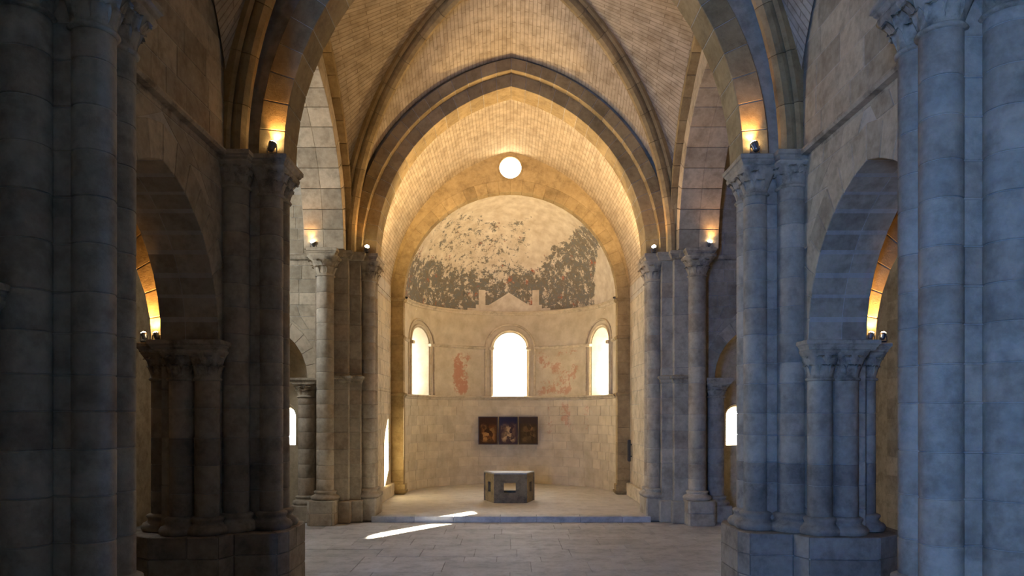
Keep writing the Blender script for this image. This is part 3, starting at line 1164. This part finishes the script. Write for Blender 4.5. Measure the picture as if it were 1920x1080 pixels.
# wall in front of the apse, with the round-headed arch and the oculus
ZA = 7.38
arch_a = 3.94
outl = [(arch_a, 0.0)] + [(5.3, 0.0), (5.3, 13.9), (-5.3, 13.9), (-5.3, 0.0)] + [(-arch_a, 0.0)] + [(-u, ZA + v) for u, v in arch_pts(arch_a, 0.0, 24, 0.01)]
ocu = [(0.0 + 0.40 * math.cos(2 * PI * k / 32), 12.20 + 0.40 * math.sin(2 * PI * k / 32)) for k in range(32)]
wa = slab('wall_apse_front', outl, [ocu], mXZ, YW, YAP + 0.02, M_ARCH)
tag(wa, 'tan wall of the round apse arch with the bright round window at its crown', 'wall', kind='structure')
ring('apse_arch', wa, 0, ZA, arch_a, 1e-9, -0.005, 0.42, YW - 0.012, YAP + 0.0, mXZ, 15, M_ARCH, mortar=False, gap=0.004)
for s in (-1, 1):
    zc = courses(ZCH, ZA, 0.47, 51 + s)
    zz = [ZCH] + [c for c in zc if c < ZA - 0.2] + [ZA]
    for a_, b_ in zip(zz[:-1], zz[1:]):
        hexa('stone', boxc(*sorted((s * (arch_a - 0.006), s * (CHX - 0.01))), YW - 0.012, YAP, a_ + 0.003, b_ - 0.003), M_ARCH, wa, 0.008)
    for z0, z1, o in ((ZA - 0.10, ZA + 0.04, 0.07), (5.90, 6.03, 0.05), (3.80, 3.93, 0.06), (ZCH, 0.55, 0.06), (ZCH, 0.33, 0.10)):
        moulding('string_course', ccw([(s * a, b) for a, b in ((arch_a, YW), (CHX, YW), (CHX, YAP), (arch_a, YAP))]),
                 [(0.0, z0), (o * 0.5, z0 + 0.02), (o, z0 + (z1 - z0) * 0.55), (o, z1 - 0.015), (0.0, z1)], M_ARCH, wa, closed=True)
# ring of the oculus and its pane
V, Fc = [], []
for k in range(32):
    a_ = 2 * PI * k / 32
    for rr, yy in ((0.40, YW - 0.004), (0.40, YW - 0.03), (0.46, YW - 0.03), (0.47, YW - 0.004)):
        V.append((rr * math.cos(a_), yy, 12.20 + rr * math.sin(a_)))
for k in range(32):
    for j in range(3):
        Fc.append((k * 4 + j, ((k + 1) % 32) * 4 + j, ((k + 1) % 32) * 4 + j + 1, k * 4 + j + 1))
w4 = mk('window_4', V, Fc, M_ARCH, None)
fixn(w4)
tag(w4, 'small round window blazing white above the apse arch', 'window', kind='structure')
mk('pane', [(0.40 * math.cos(2 * PI * k / 32), YW + 0.06, 12.20 + 0.40 * math.sin(2 * PI * k / 32)) for k in range(32)], [tuple(range(32))], M_FROST, w4)


# ================================================================== APSES
def tube(name, pts, r, mat, parent, seg=8):
    V, Fc = [], []
    n = len(pts)
    up = Vector((0, 0, 1))
    prev = None
    for i, p in enumerate(pts):
        p = Vector(p)
        t = (Vector(pts[min(i + 1, n - 1)]) - Vector(pts[max(i - 1, 0)])).normalized()
        if prev is None:
            prev = t.orthogonal().normalized()
        a = (prev - t * prev.dot(t)).normalized()
        prev = a
        b = t.cross(a)
        for k in range(seg):
            an = 2 * PI * k / seg
            V.append(p + (a * math.cos(an) + b * math.sin(an)) * r)
    for i in range(n - 1):
        for k in range(seg):
            j = (k + 1) % seg
            Fc.append((i * seg + k, i * seg + j, (i + 1) * seg + j, (i + 1) * seg + k))
    Fc += [tuple(range(seg)), tuple(range((n - 1) * seg, n * seg))]
    return mk(name, V, Fc, mat, parent, True)


def win_outline(w, zsill, zspring, n=10, pts_side=4):
    """left sill corner up over the round head to the right sill corner"""
    L = [(-w, zsill + (zspring - zsill) * i / pts_side) for i in range(pts_side)]
    L += [(-w * math.cos(PI * i / (2 * n)), zspring + w * math.sin(PI * i / (2 * n))) for i in range(2 * n + 1)]
    L += [(w, zspring - (zspring - zsill) * i / pts_side) for i in range(1, pts_side + 1)]
    return L


def cyl_apse(name, cx, cyy, R, T, z0, z1, wins, mat, ths=(-PI / 2, PI / 2)):
    """curved wall with splayed round-headed window openings; wins = [(theta, w_in, w_out, sill, spring, panel half, panel top)]"""
    V, Fc = [], []

    def P(s, z, d):
        th = s / R
        return Vector((cx + (R + d) * math.sin(th), cyy + (R + d) * math.cos(th), z))

    def grid(s0, s1, za, zb, d):
        ns = max(1, int(abs(s1 - s0) / 0.25))
        b = len(V)
        for i in range(ns + 1):
            for z in (za, zb):
                V.append(P(s0 + (s1 - s0) * i / ns, z, d))
        for i in range(ns):
            Fc.append((b + 2 * i, b + 2 * i + 2, b + 2 * i + 3, b + 2 * i + 1))
    sA, sB = ths[0] * R, ths[1] * R
    wins = sorted(wins)
    zs0 = wins[0][3]
    zs1 = wins[0][6]
    for d in (0.0, T):
        grid(sA, sB, z0, zs0, d)
        grid(sA, sB, zs1, z1, d)
        s = sA
        for (th, wi, wo, zl, zp, ph, zt) in wins:
            grid(s, th * R - ph, zl, zt, d)
            w = wi if d == 0 else wo
            H = win_outline(w, zl, zp)
            O = []
            for (u, v) in H:
                if v <= zp + 1e-6:
                    O.append((math.copysign(ph, u), v))
                else:
                    a = math.atan2(v - zp, u)
                    k = min(ph / max(1e-6, abs(math.cos(a))), (zt - zp) / max(1e-6, math.sin(a)))
                    O.append((k * math.cos(a), zp + k * math.sin(a)))
            # corner points must exist: snap the nearest ones
            for sg in (-1, 1):
                best = min(range(len(O)), key=lambda i: (O[i][0] - sg * ph) ** 2 + (O[i][1] - zt) ** 2)
                O[best] = (sg * ph, zt)
            m = 4
            b = len(V)
            for (h, o) in zip(H, O):
                for q in range(m + 1):
                    V.append(P(th * R + h[0] + (o[0] - h[0]) * q / m, h[1] + (o[1] - h[1]) * q / m, d))
            for i in range(len(H) - 1):
                for q in range(m):
                    k = b + i * (m + 1) + q
                    Fc.append((k, k + 1, k + m + 2, k + m + 1))
            s = th * R + ph
        grid(s, sB, zs0, zs1, d)
    for (th, wi, wo, zl, zp, ph, zt) in wins:
        H0, H1 = win_outline(wi, zl, zp), win_outline(wo, zl, zp)
        b = len(V)
        for h0, h1 in zip(H0, H1):
            V.append(P(th * R + h0[0], h0[1], 0))
            V.append(P(th * R + h1[0], h1[1], T))
        for i in range(len(H0) - 1):
            Fc.append((b + 2 * i, b + 2 * i + 1, b + 2 * i + 3, b + 2 * i + 2))
        n = len(H0)
        Fc.append((b, b + 1, b + 2 * n - 1, b + 2 * n - 2))
    # top closing annulus
    b = len(V)
    for i in range(33):
        th = (sA + (sB - sA) * i / 32)
        V.append(P(th, z1, 0))
        V.append(P(th, z1, T))
    for i in range(32):
        Fc.append((b + 2 * i, b + 2 * i + 2, b + 2 * i + 3, b + 2 * i + 1))
    o = mk(name, V, Fc, mat, None)
    bm = bmesh.new()
    bm.from_mesh(o.data)
    bmesh.ops.remove_doubles(bm, verts=bm.verts, dist=1e-4)
    bm.to_mesh(o.data)
    bm.free()
    return o, P


def half_dome(name, cx, cyy, zc, R, mat, T=0.35):
    V, Fc = [], []
    nt_, np_ = 40, 22
    for r_ in (R, R + T):
        b = len(V)
        for i in range(nt_ + 1):
            th = -PI / 2 + PI * i / nt_
            for j in range(np_ + 1):
                ph = PI / 2 * j / np_
                V.append((cx + r_ * math.cos(ph) * math.sin(th), cyy + r_ * math.cos(ph) * math.cos(th), zc + r_ * math.sin(ph)))
        for i in range(nt_):
            for j in range(np_):
                k = b + i * (np_ + 1) + j
                Fc.append((k, k + np_ + 1, k + np_ + 2, k + 1))
    return mk(name, V, Fc, mat, None, True)


TH = math.radians(66)
SILL, SPR = 3.90, 5.90
WINS = [(th, 0.66, 0.34, SILL, SPR, 1.25, 7.25) for th in (-TH, 0.0, TH)]
WINS[1] = (0.0, 0.72, 0.50, SILL, SPR, 1.25, 7.25)
ap, PA = cyl_apse('wall_apse', 0, YAP, RAP, 0.95, ZCH - 0.1, 7.48, WINS, M_PLASTER)
tag(ap, 'curved cream apse wall of coursed stone with faded red paint', 'wall', kind='structure')
# coursed stones of the lower drum
rng = random.Random(61)
z = ZCH
while z < 3.76:
    h = 0.36 * rng.uniform(0.85, 1.15)
    if z + h > 3.6:
        h = 3.78 - z
    s = -PI / 2 * RAP
    end = PI / 2 * RAP
    while s < end - 0.02:
        L = rng.uniform(0.5, 0.95)
        if s + L > end - 0.3:
            L = end - s
        pr = rng.uniform(0.006, 0.012)
        V, Fc = [], []
        g = 0.006
        m = 3
        for i in range(m + 1):
            ss = s + g + (L - 2 * g) * i / m
            e = g if i in (0, m) else 0
            sc_ = ss + (e if i == 0 else -e)
            V += [PA(ss, z + g, 0.03), PA(sc_, z + g + 0.008, -pr), PA(sc_, z + h - g - 0.008, -pr), PA(ss, z + h - g, 0.03)]
        for i in range(m):
            for j in range(3):
                k = i * 4 + j
                Fc.append((k, k + 1, k + 5, k + 4))
        Fc += [(0, 1, 2, 3), (m * 4, m * 4 + 1, m * 4 + 2, m * 4 + 3)]
        fixn(mk('stone', V, Fc, M_PLASTER, ap))
        s += L
    z += h


def arc_path(cx, cyy, R, t0, t1, n):
    return [(cx + R * math.sin(t0 + (t1 - t0) * i / n), cyy + R * math.cos(t0 + (t1 - t0) * i / n)) for i in range(n + 1)]


moulding('string_course', arc_path(0, YAP, RAP, -PI / 2, PI / 2, 48), [(-0.02, 3.72), (0.04, 3.74), (0.06, 3.80), (0.10, 3.83), (0.10, 3.88), (0.05, 3.90), (-0.02, 3.90)], M_APSE, ap)
moulding('cornice', arc_path(0, YAP, RAP, -PI / 2, PI / 2, 48), [(-0.02, 7.34), (0.03, 7.36), (0.05, 7.42), (0.12, 7.46), (0.12, 7.51), (-0.02, 7.54)], M_APSE, ap)
for t0, t1 in ((-PI / 2, -TH - 1.0 / RAP), (-TH + 1.0 / RAP, -1.06 / RAP), (1.06 / RAP, TH - 1.0 / RAP), (TH + 1.0 / RAP, PI / 2)):
    moulding('string_course', arc_path(0, YAP, RAP, t0, t1, 12), [(-0.02, 5.88), (0.03, 5.90), (0.07, 5.95), (0.07, 6.00), (-0.02, 6.02)], M_APSE, ap)
hd = half_dome('ceiling_apse', 0, YAP, 7.48, RAP, M_FRESCO)
tag(hd, 'half dome with flaking dark remains of a painting on cream plaster', 'dome', kind='structure')


def window(name, P, R, th, wi, wo, zl, zp, T, label, rolls):
    w = empty(name, P(th * R, zl, 0))
    tag(w, label, 'window', kind='structure')
    wp = wi + (wo - wi) * 0.8
    o = win_outline(wp, zl + 0.0, zp)
    mk('pane', [P(th * R + u, v, T * 0.8) for u, v in o], [tuple(range(len(o)))], M_GLASS, w)
    for (off, r_) in rolls:
        tube('arch_roll', [P(th * R + u, v, -0.01) for u, v in win_outline(wi + off, zl, zp)], r_, M_APSE, w)
    for sg in (-1, 1) if R > 2 else ():       # small imposts of the jamb shafts
        u = sg * (wi + rolls[0][0])
        V = []
        cc = [[[P(th * R + u + a * 0.11, zp + b * 0.06 + 0.02, c * 0.12 - 0.03) for c in (-1, 1)] for b in (-1, 1)] for a in (-1, 1)]
        hexa('impost', cc, M_APSE, w, 0.02)
    return w


window('window_1', PA, RAP, -TH, 0.66, 0.34, SILL, SPR, 0.95, 'round-headed apse window with a bluish sill light and shaded jamb', ((0.10, 0.05), (0.32, 0.045)))
window('window_2', PA, RAP, 0.0, 0.72, 0.50, SILL, SPR, 0.95, 'blazing white round-headed window in the middle of the apse', ((0.10, 0.05), (0.34, 0.05)))
window('window_3', PA, RAP, TH, 0.66, 0.34, SILL, SPR, 0.95, 'round-headed apse window with golden sunlit splay', ((0.10, 0.05), (0.32, 0.045)))

# ================================================================== TRANSEPT, SIDE CHAPELS, AISLES, OUTER SHELL
for s in (-1, 1):
    side = 'left' if s < 0 else 'right'
    X = lambda a, b: sorted((s * a, s * b))
    uc, ra = s * 7.3, 1.3
    rect = [(s * 5.5, 0.0), (s * 5.5, 15.1), (s * 10.7, 15.1), (s * 10.7, 0.0)]
    arch = [(uc + u * s, 4.17 + v) for u, v in arch_pts(ra, 0.35, 12)]
    w = slab('wall_transept_' + side, rect + [(uc + ra * s, 0.0)] + arch + [(uc - ra * s, 0.0)], [], mXZ, 21.3, 22.15, M_MORTAR)
    tag(w, {'left': 'daylit bluish transept wall of small squared stones beyond the column', 'right': 'brown lamplit transept wall beyond the grey pier'}[side], 'wall', kind='structure')
    f = (lambda ss: (lambda u, v, d: (ss * u, d, v)))(s)
    ashlar(w, 5.72, 7.6, 4.9, 9.6, f, 21.3, 0.012, M_STONE, 0.36, 0.5, arch=(7.3, ra, 0.35, 4.17, 0.3), seed=71 + s)
    ashlar(w, 5.76, 6.0, 0.0, 4.1, f, 21.3, 0.012, M_STONE, 0.36, 0.5, seed=73 + s)
    ring('arch', w, 7.3, 4.17, ra, 0.35, 0.0, 0.38, 21.28, 22.15, f, 6, M_STONE, mortar=False)
    hexa('string_course', boxc(*X(5.7, 10.4), 21.2, 21.34, 7.66, 7.82), M_CARVED, w, 0.03)
    # apsidiole
    wn = [(0.0, 0.34, 0.24, 2.12, 3.05, 0.6, 4.0)]
    c_, PC = cyl_apse('wall_chapel_' + side, uc, 22.1, 1.32, 0.8, 0.0, 4.3, wn, M_APSE)
    tag(c_, {'left': 'small curved chapel wall glimpsed past the dark crossing pier', 'right': 'small curved chapel wall around the bright little window'}[side], 'wall', kind='structure')
    window('window_%d' % (5 if s < 0 else 6), PC, 1.32, 0.0, 0.34, 0.24, 2.12, 3.05, 0.8,
           {'left': 'narrow chapel window glowing amber at the edge of the dark pier', 'right': 'small bright chapel window at the edge of the blue-lit pier'}[side], ((0.06, 0.03),))
    tag(half_dome('ceiling_chapel_' + side, uc, 22.1, 4.25, 1.36, M_APSE, 0.3), 'small half dome of the side chapel beside the chancel', 'dome', 'chapel half domes', kind='structure')
    # outer walls
    rect = [(-6.4, 0.0), (22.1, 0.0), (22.1, 15.1), (-6.4, 15.1)]
    holes = [opening(17.2, 0.8, 0.01, 5.9, 8.6, 8)] if s < 0 else []
    ow = slab('wall_outer_' + side, rect, holes, mYZ(s), 10.4, 10.8, M_STONE)
    tag(ow, {'left': 'outer wall of the aisle glimpsed through the dark arcade', 'right': 'lamplit ochre outer wall of the aisle seen through the blue arcade'}[side], 'wall', kind='structure')
    ashlar(ow, 8.0, 20.0, 0.0, 7.0, mYZ(s), 10.4, 0.01, M_STONE, 0.5, 1.1, seed=81 + s)
    av = barrel('ceiling_aisle_' + side, 2.25, 0.5, ZLOW + 2.2, -6.2, YA + 0.3, uc=s * 8.27, n=12)
    tag(av, {'left': 'dark amber aisle vault behind the dim arcade', 'right': 'amber aisle vault behind the blue arcade'}[side], 'vault', kind='structure')
    # arch across the aisle beside the crossing pier
    ta = empty('aisle_arch', (s * 8.35, YA, ZLOW))
    tag(ta, {'left': 'arch across the aisle glowing orange above the two lamps, behind the dark arcade', 'right': 'curved aisle arch glowing orange above twin lamps, behind the blue arcade'}[side], 'arch', kind='structure')
    ring('aisle_arch', ta, 8.42, ZLOW, 2.10, 1.2, 0.0, 0.40, YA - 0.45, YA + 0.45, f, 9, M_ARCH)
    rect = [(5.7, ZLOW), (5.7, 15.1), (10.8, 15.1), (10.8, ZLOW)]
    arch = [(8.42 + u, ZLOW + v) for u, v in arch_pts(2.10, 1.2, 12, 0.34)]
    slab('spandrel_wall', rect + arch, [], f, YA - 0.25, YA + 0.25, M_STONE, ta)

w7 = empty('window_7', (-10.6, 17.2, 5.9))
tag(w7, 'tall daylit window in the outer transept wall beyond the crossing', 'window', kind='structure')
po = opening(17.2, 0.79, 0.01, 5.91, 8.6, 8)
mk('pane', [(-10.6, p[0], p[1]) for p in po], [tuple(range(len(po)))], M_GLASS, w7)
for zz_ in (6.8, 7.7, 8.6):
    box('glazing_bar', -10.62, -10.58, 16.4, 18.0, zz_ - 0.015, zz_ + 0.015, M_BLACK, w7)
added_west_opening = opening(-4.50, 0.56, 0.05, 1.0, 6.2, 10)  # unseen opening, added to let blue light onto the foreground piers
ww = slab('wall_west', [(-10.7, 0), (10.7, 0), (10.7, 15.1), (-10.7, 15.1)], [added_west_opening], mXZ, -6.4, -6.0, M_STONE)
tag(ww, 'west wall behind the viewer with a tall opening added for the blue light', 'wall', kind='structure')
tag(box('roof', -10.8, 10.8, -6.5, 22.1, 15.0, 15.3, M_MORTAR), 'roof above the nave and transept vaults', 'roof', kind='structure')

# ================================================================== LAMPS
WARM = (1.0, 0.50, 0.16)


def spotlight(loc, aim, energy, label, size=0.07, cone=100, color=WARM, group=None, stand=0.16, blend=0.9, lens=True):
    t = empty('spotlight', loc)
    tag(t, label, 'lamp', group)
    L = Vector(loc)
    A = (Vector(aim) - L).normalized()
    head = L + Vector((0, 0, stand))
    q = A.to_track_quat('Z', 'Y').to_matrix()
    o = link('base', lathe_mesh('base', [(0, 0), (0.055, 0), (0.055, 0.018), (0.045, 0.026), (0, 0.026)], 16), M_BLACK, t, loc)
    # fork bracket
    V, Fc = [], []
    bm = bmesh.new()
    for cx_, sx_, cz_, sz_ in ((-size - 0.012, 0.006, stand * 0.62, stand * 0.42), (size + 0.012, 0.006, stand * 0.62, stand * 0.42), (0, size + 0.018, stand * 0.22, 0.007), (0, 0.009, stand * 0.12, stand * 0.12)):
        bmesh.ops.create_cube(bm, size=2, matrix=Matrix.Translation((cx_, 0, cz_)) @ Matrix.Diagonal((sx_, 0.014, sz_, 1)))
    me = bpy.data.meshes.new('bracket')
    bm.to_mesh(me)
    bm.free()
    link('bracket', me, M_ALU, t, loc)
    prof = [(0, -size * 1.5), (size * 0.6, -size * 1.45), (size * 0.8, -size * 1.1), (size * 0.85, -size * 0.2), (size, size * 0.1), (size * 1.05, size * 0.8), (size * 0.93, size * 0.8), (size * 0.88, size * 0.62)]
    h = link('housing', lathe_mesh('housing', prof, 20), M_ALU, t, head)
    h.rotation_euler = q.to_euler()
    ln = link('lens', lathe_mesh('lens', [(size * 0.92, size * 0.62), (size * 0.9, size * 1.0), (size * 0.6, size * 1.32), (0, size * 1.45)], 18), M_BULB, t, head)
    ln.rotation_euler = q.to_euler()
    light('lamp_light', 'SPOT', head + A * size * 1.7, energy, color, aim=head + A * 3, parent=t, spot_size=math.radians(cone), spot_blend=blend, shadow_soft_size=0.05)
    return t


spotlight((-4.22, YA - 0.43, ZN), (-4.0, YA - 0.02, ZN + 1), 100, 'small spotlight on the dark crossing pier capital, glowing on the arch above', cone=95)
spotlight((4.22, YA - 0.43, ZN), (4.0, YA - 0.02, ZN + 1), 100, 'small spotlight on the blue-lit crossing pier capital', cone=95)
spotlight((-4.19, 20.98, ZX), (-3.2, 18.4, ZX + 3), 110, 'bright little lamp on the capital beside the sunlit chancel pier', cone=150, stand=0.14)
spotlight((4.15, 20.98, ZX), (3.2, 18.4, ZX + 3), 110, 'bright little lamp on the capital of the grey chancel pier', cone=150, stand=0.14)
for s in (-1, 1):
    nm = 'dark' if s < 0 else 'blue-lit'
    for k, (xx, yy, e) in enumerate(((6.16, YA - 0.60, 170), (6.38, YA - 0.58, 170))):
        spotlight((s * xx, yy, ZLOW), (s * (xx + 0.7), yy + 0.5, ZLOW + 2), e, 'tiny lamp on the aisle capital of the %s crossing pier, %s' % (nm, ('beside the arcade arch', 'further into the aisle')[k]), cone=120, group='twin lamps behind the %s pier' % nm, size=0.05, stand=0.12)
    spotlight((s * 5.60, 20.45, ZX), (s * 6.2, 18.6, ZX + 3), 60, 'spotlight on the outer capital of the %s' % ('daylit blue-white column' if s < 0 else 'grey chancel pier'), cone=140, stand=0.15)
    # added uplights to warm the crossing vault, unseen behind the crossing piers
    spotlight((s * 4.20, YA + 0.44, ZN), (s * 1.5, 17.4, 13.4), 135, 'added unseen uplight for the crossing vault on the capital of the %s crossing pier' % nm, cone=140, color=(1.0, 0.70, 0.34))
    # added out-of-view lamps that warm the nave vault, on the nearer piers
    spotlight((s * 4.20, YC + 0.44, ZN), (s * 2.5, 10.6, 12.5), 12, 'added unseen uplight for the nave vault on the capital of the %s' % ('violet-grey pier' if s < 0 else 'bright blue pier'), cone=140)
    # added uplights to brighten the chancel vault, hidden behind the chancel piers
    spotlight((s * 4.30, 22.35, 7.40), (s * 0.6, 24.4, 12.4), 1900, 'added unseen uplight on the chancel string course behind the %s pier' % ('sunlit' if s < 0 else 'grey'), cone=150, color=(1.0, 0.70, 0.35))

# ================================================================== ALTAR
def altar():
    t = empty('altar', (0, 24.5, ZCH))
    tag(t, 'hollow bronze-green stone altar block with a square hole through it', 'altar')
    m = stone('altar_stone', (0.15, 0.12, 0.065), (0.27, 0.21, 0.12), 0.06, 0.55, 0.35, 2.0)
    mt = stone('altar_top_stone', (0.30, 0.31, 0.30), (0.42, 0.43, 0.42), 0.03, 0.4, 0.2, 2.0)
    z0, z1 = ZCH, 1.17
    F0, F1 = Vector((-0.56, 24.08)), Vector((0.54, 24.08))
    B0, B1 = Vector((-0.92, 25.0)), Vector((0.82, 25.0))
    zh0, zh1 = 0.50, 0.84
    th = 0.13

    def panel(name, a, b, u0, u1):
        d = (b - a)
        L = d.length
        d.normalize()
        n = Vector((d.y, -d.x))

        def f(u, v, w):
            p = a + d * u - n * w
            return (p.x, p.y, v)
        o = slab(name, [(0, z0), (L, z0), (L, z1 - 0.05), (0, z1 - 0.05)], [[(L * u0, zh0), (L * u1, zh0), (L * u1, zh1), (L * u0, zh1)]], f, 0.0, th, m, t)
        return o
    panel('front_panel', F0, F1, 0.30, 0.66)
    panel('side_panel', F1, B1, 0.32, 0.62)
    panel('back_panel', B1, B0, 0.36, 0.62)
    panel('side_panel', B0, F0, 0.40, 0.68)
    c = [[[Vector((p.x, p.y, z)) for z in (z1 - 0.05, z1)] for p in q] for q in ((F0, B0), (F1, B1))]
    hexa('top_slab', c, mt, t, 0.012)
    return t


altar()

# ================================================================== TRIPTYCH
def canvas(name, a, b, c, seed, split):
    m, nt, bs = nodes_of(name)
    tc = N(nt, 'ShaderNodeTexCoord').outputs['Generated']
    mp = N(nt, 'ShaderNodeMapping')
    mp.inputs['Location'].default_value = (seed, seed * 0.37, seed * 1.7)
    mp.inputs['Scale'].default_value = (1.0, 1.0, 1.3)
    nt.links.new(tc, mp.inputs['Vector'])
    P = mp.outputs['Vector']
    sep = N(nt, 'ShaderNodeSeparateXYZ')
    nt.links.new(tc, sep.inputs[0])
    v = N(nt, 'ShaderNodeTexVoronoi')
    v.inputs['Scale'].default_value = 4.5
    nt.links.new(mixc(nt, 0.12, P, N(nt, 'ShaderNodeTexNoise').outputs['Color']), v.inputs['Vector'])
    vs = N(nt, 'ShaderNodeSeparateColor')
    nt.links.new(v.outputs['Color'], vs.inputs[0])
    n = noise(nt, P, 3.0, 5, 0.65)
    fig = ramp(nt, mathn(nt, 'ADD', mathn(nt, 'MULTIPLY', vs.outputs[0], 0.6), mathn(nt, 'MULTIPLY', n, 0.4)), [(0.25, a), (0.40, b), (0.52, tuple(q * 0.55 for q in c)), (0.62, a), (0.72, c), (0.85, b)])
    body = mathn(nt, 'MULTIPLY', band(nt, sep.outputs['X'], 0.15, 0.9, 0.12), band(nt, sep.outputs['Z'], 0.1, 0.72, 0.1))
    col = mixc(nt, body, a, fig)
    sky = mathn(nt, 'MULTIPLY', sstep(nt, mathn(nt, 'ADD', sep.outputs['Z'], mathn(nt, 'MULTIPLY', mathn(nt, 'SUBTRACT', n, 0.5), 0.5)), 0.6, 0.85), split)
    col = mixc(nt, sky, col, (0.02, 0.022, 0.055))
    nt.links.new(col, bs.inputs['Base Color'])
    bs.inputs['Roughness'].default_value = 0.85
    bs.inputs['Specular IOR Level'].default_value = 0.1
    return m


M_FRAME = simple('dark_brown_wood', (0.045, 0.028, 0.018), 0.5)
tr = empty('triptych_painting', (-0.10, 30.5, 1.84))
tag(tr, 'dark three-panel painting hung on the apse wall behind the altar', 'painting')
for k, (x0, x1, a, b, c, sp) in enumerate(((-1.34, -0.52, (0.05, 0.022, 0.010), (0.16, 0.065, 0.02), (0.45, 0.24, 0.08), 0.1),
                                           (-0.48, 0.32, (0.05, 0.03, 0.035), (0.13, 0.08, 0.06), (0.48, 0.33, 0.18), 0.9),
                                           (0.36, 1.17, (0.055, 0.035, 0.016), (0.15, 0.10, 0.045), (0.24, 0.14, 0.06), 0.25))):
    z0, z1, y = 1.85, 3.03, 30.46
    p = box('panel', x0, x1, y, y + 0.05, z0, z1, M_FRAME, tr, 0.01)
    box('canvas', x0 + 0.035, x1 - 0.035, y - 0.006, y + 0.01, z0 + 0.035, z1 - 0.035, canvas('painted_panel_%d' % k, a, b, c, 3.1 * k + 1.3, sp), p)
for xx in (-0.93, -0.08, 0.76):
    yb = YAP + math.sqrt(RAP ** 2 - xx ** 2)
    box('wall_bracket', xx - 0.05, xx + 0.05, 30.50, yb, 2.7, 2.78, M_BLACK, tr)

# ================================================================== LOUDSPEAKER
sp = empty('column_loudspeaker', (4.3, 26.15, 1.42))
tag(sp, 'slim dark column loudspeaker mounted on the warm chancel side wall', 'loudspeaker')
box('cabinet', 4.25, 4.34, 26.08, 26.22, 1.42, 2.20, M_BLACK, sp, 0.012)
box('grille', 4.238, 4.252, 26.095, 26.205, 1.45, 2.17, simple('speaker_grille', (0.05, 0.045, 0.04), 0.8), sp)
for z_ in (1.6, 2.02):
    box('wall_bracket', 4.33, 4.41, 26.12, 26.18, z_ - 0.02, z_ + 0.02, M_BLACK, sp)
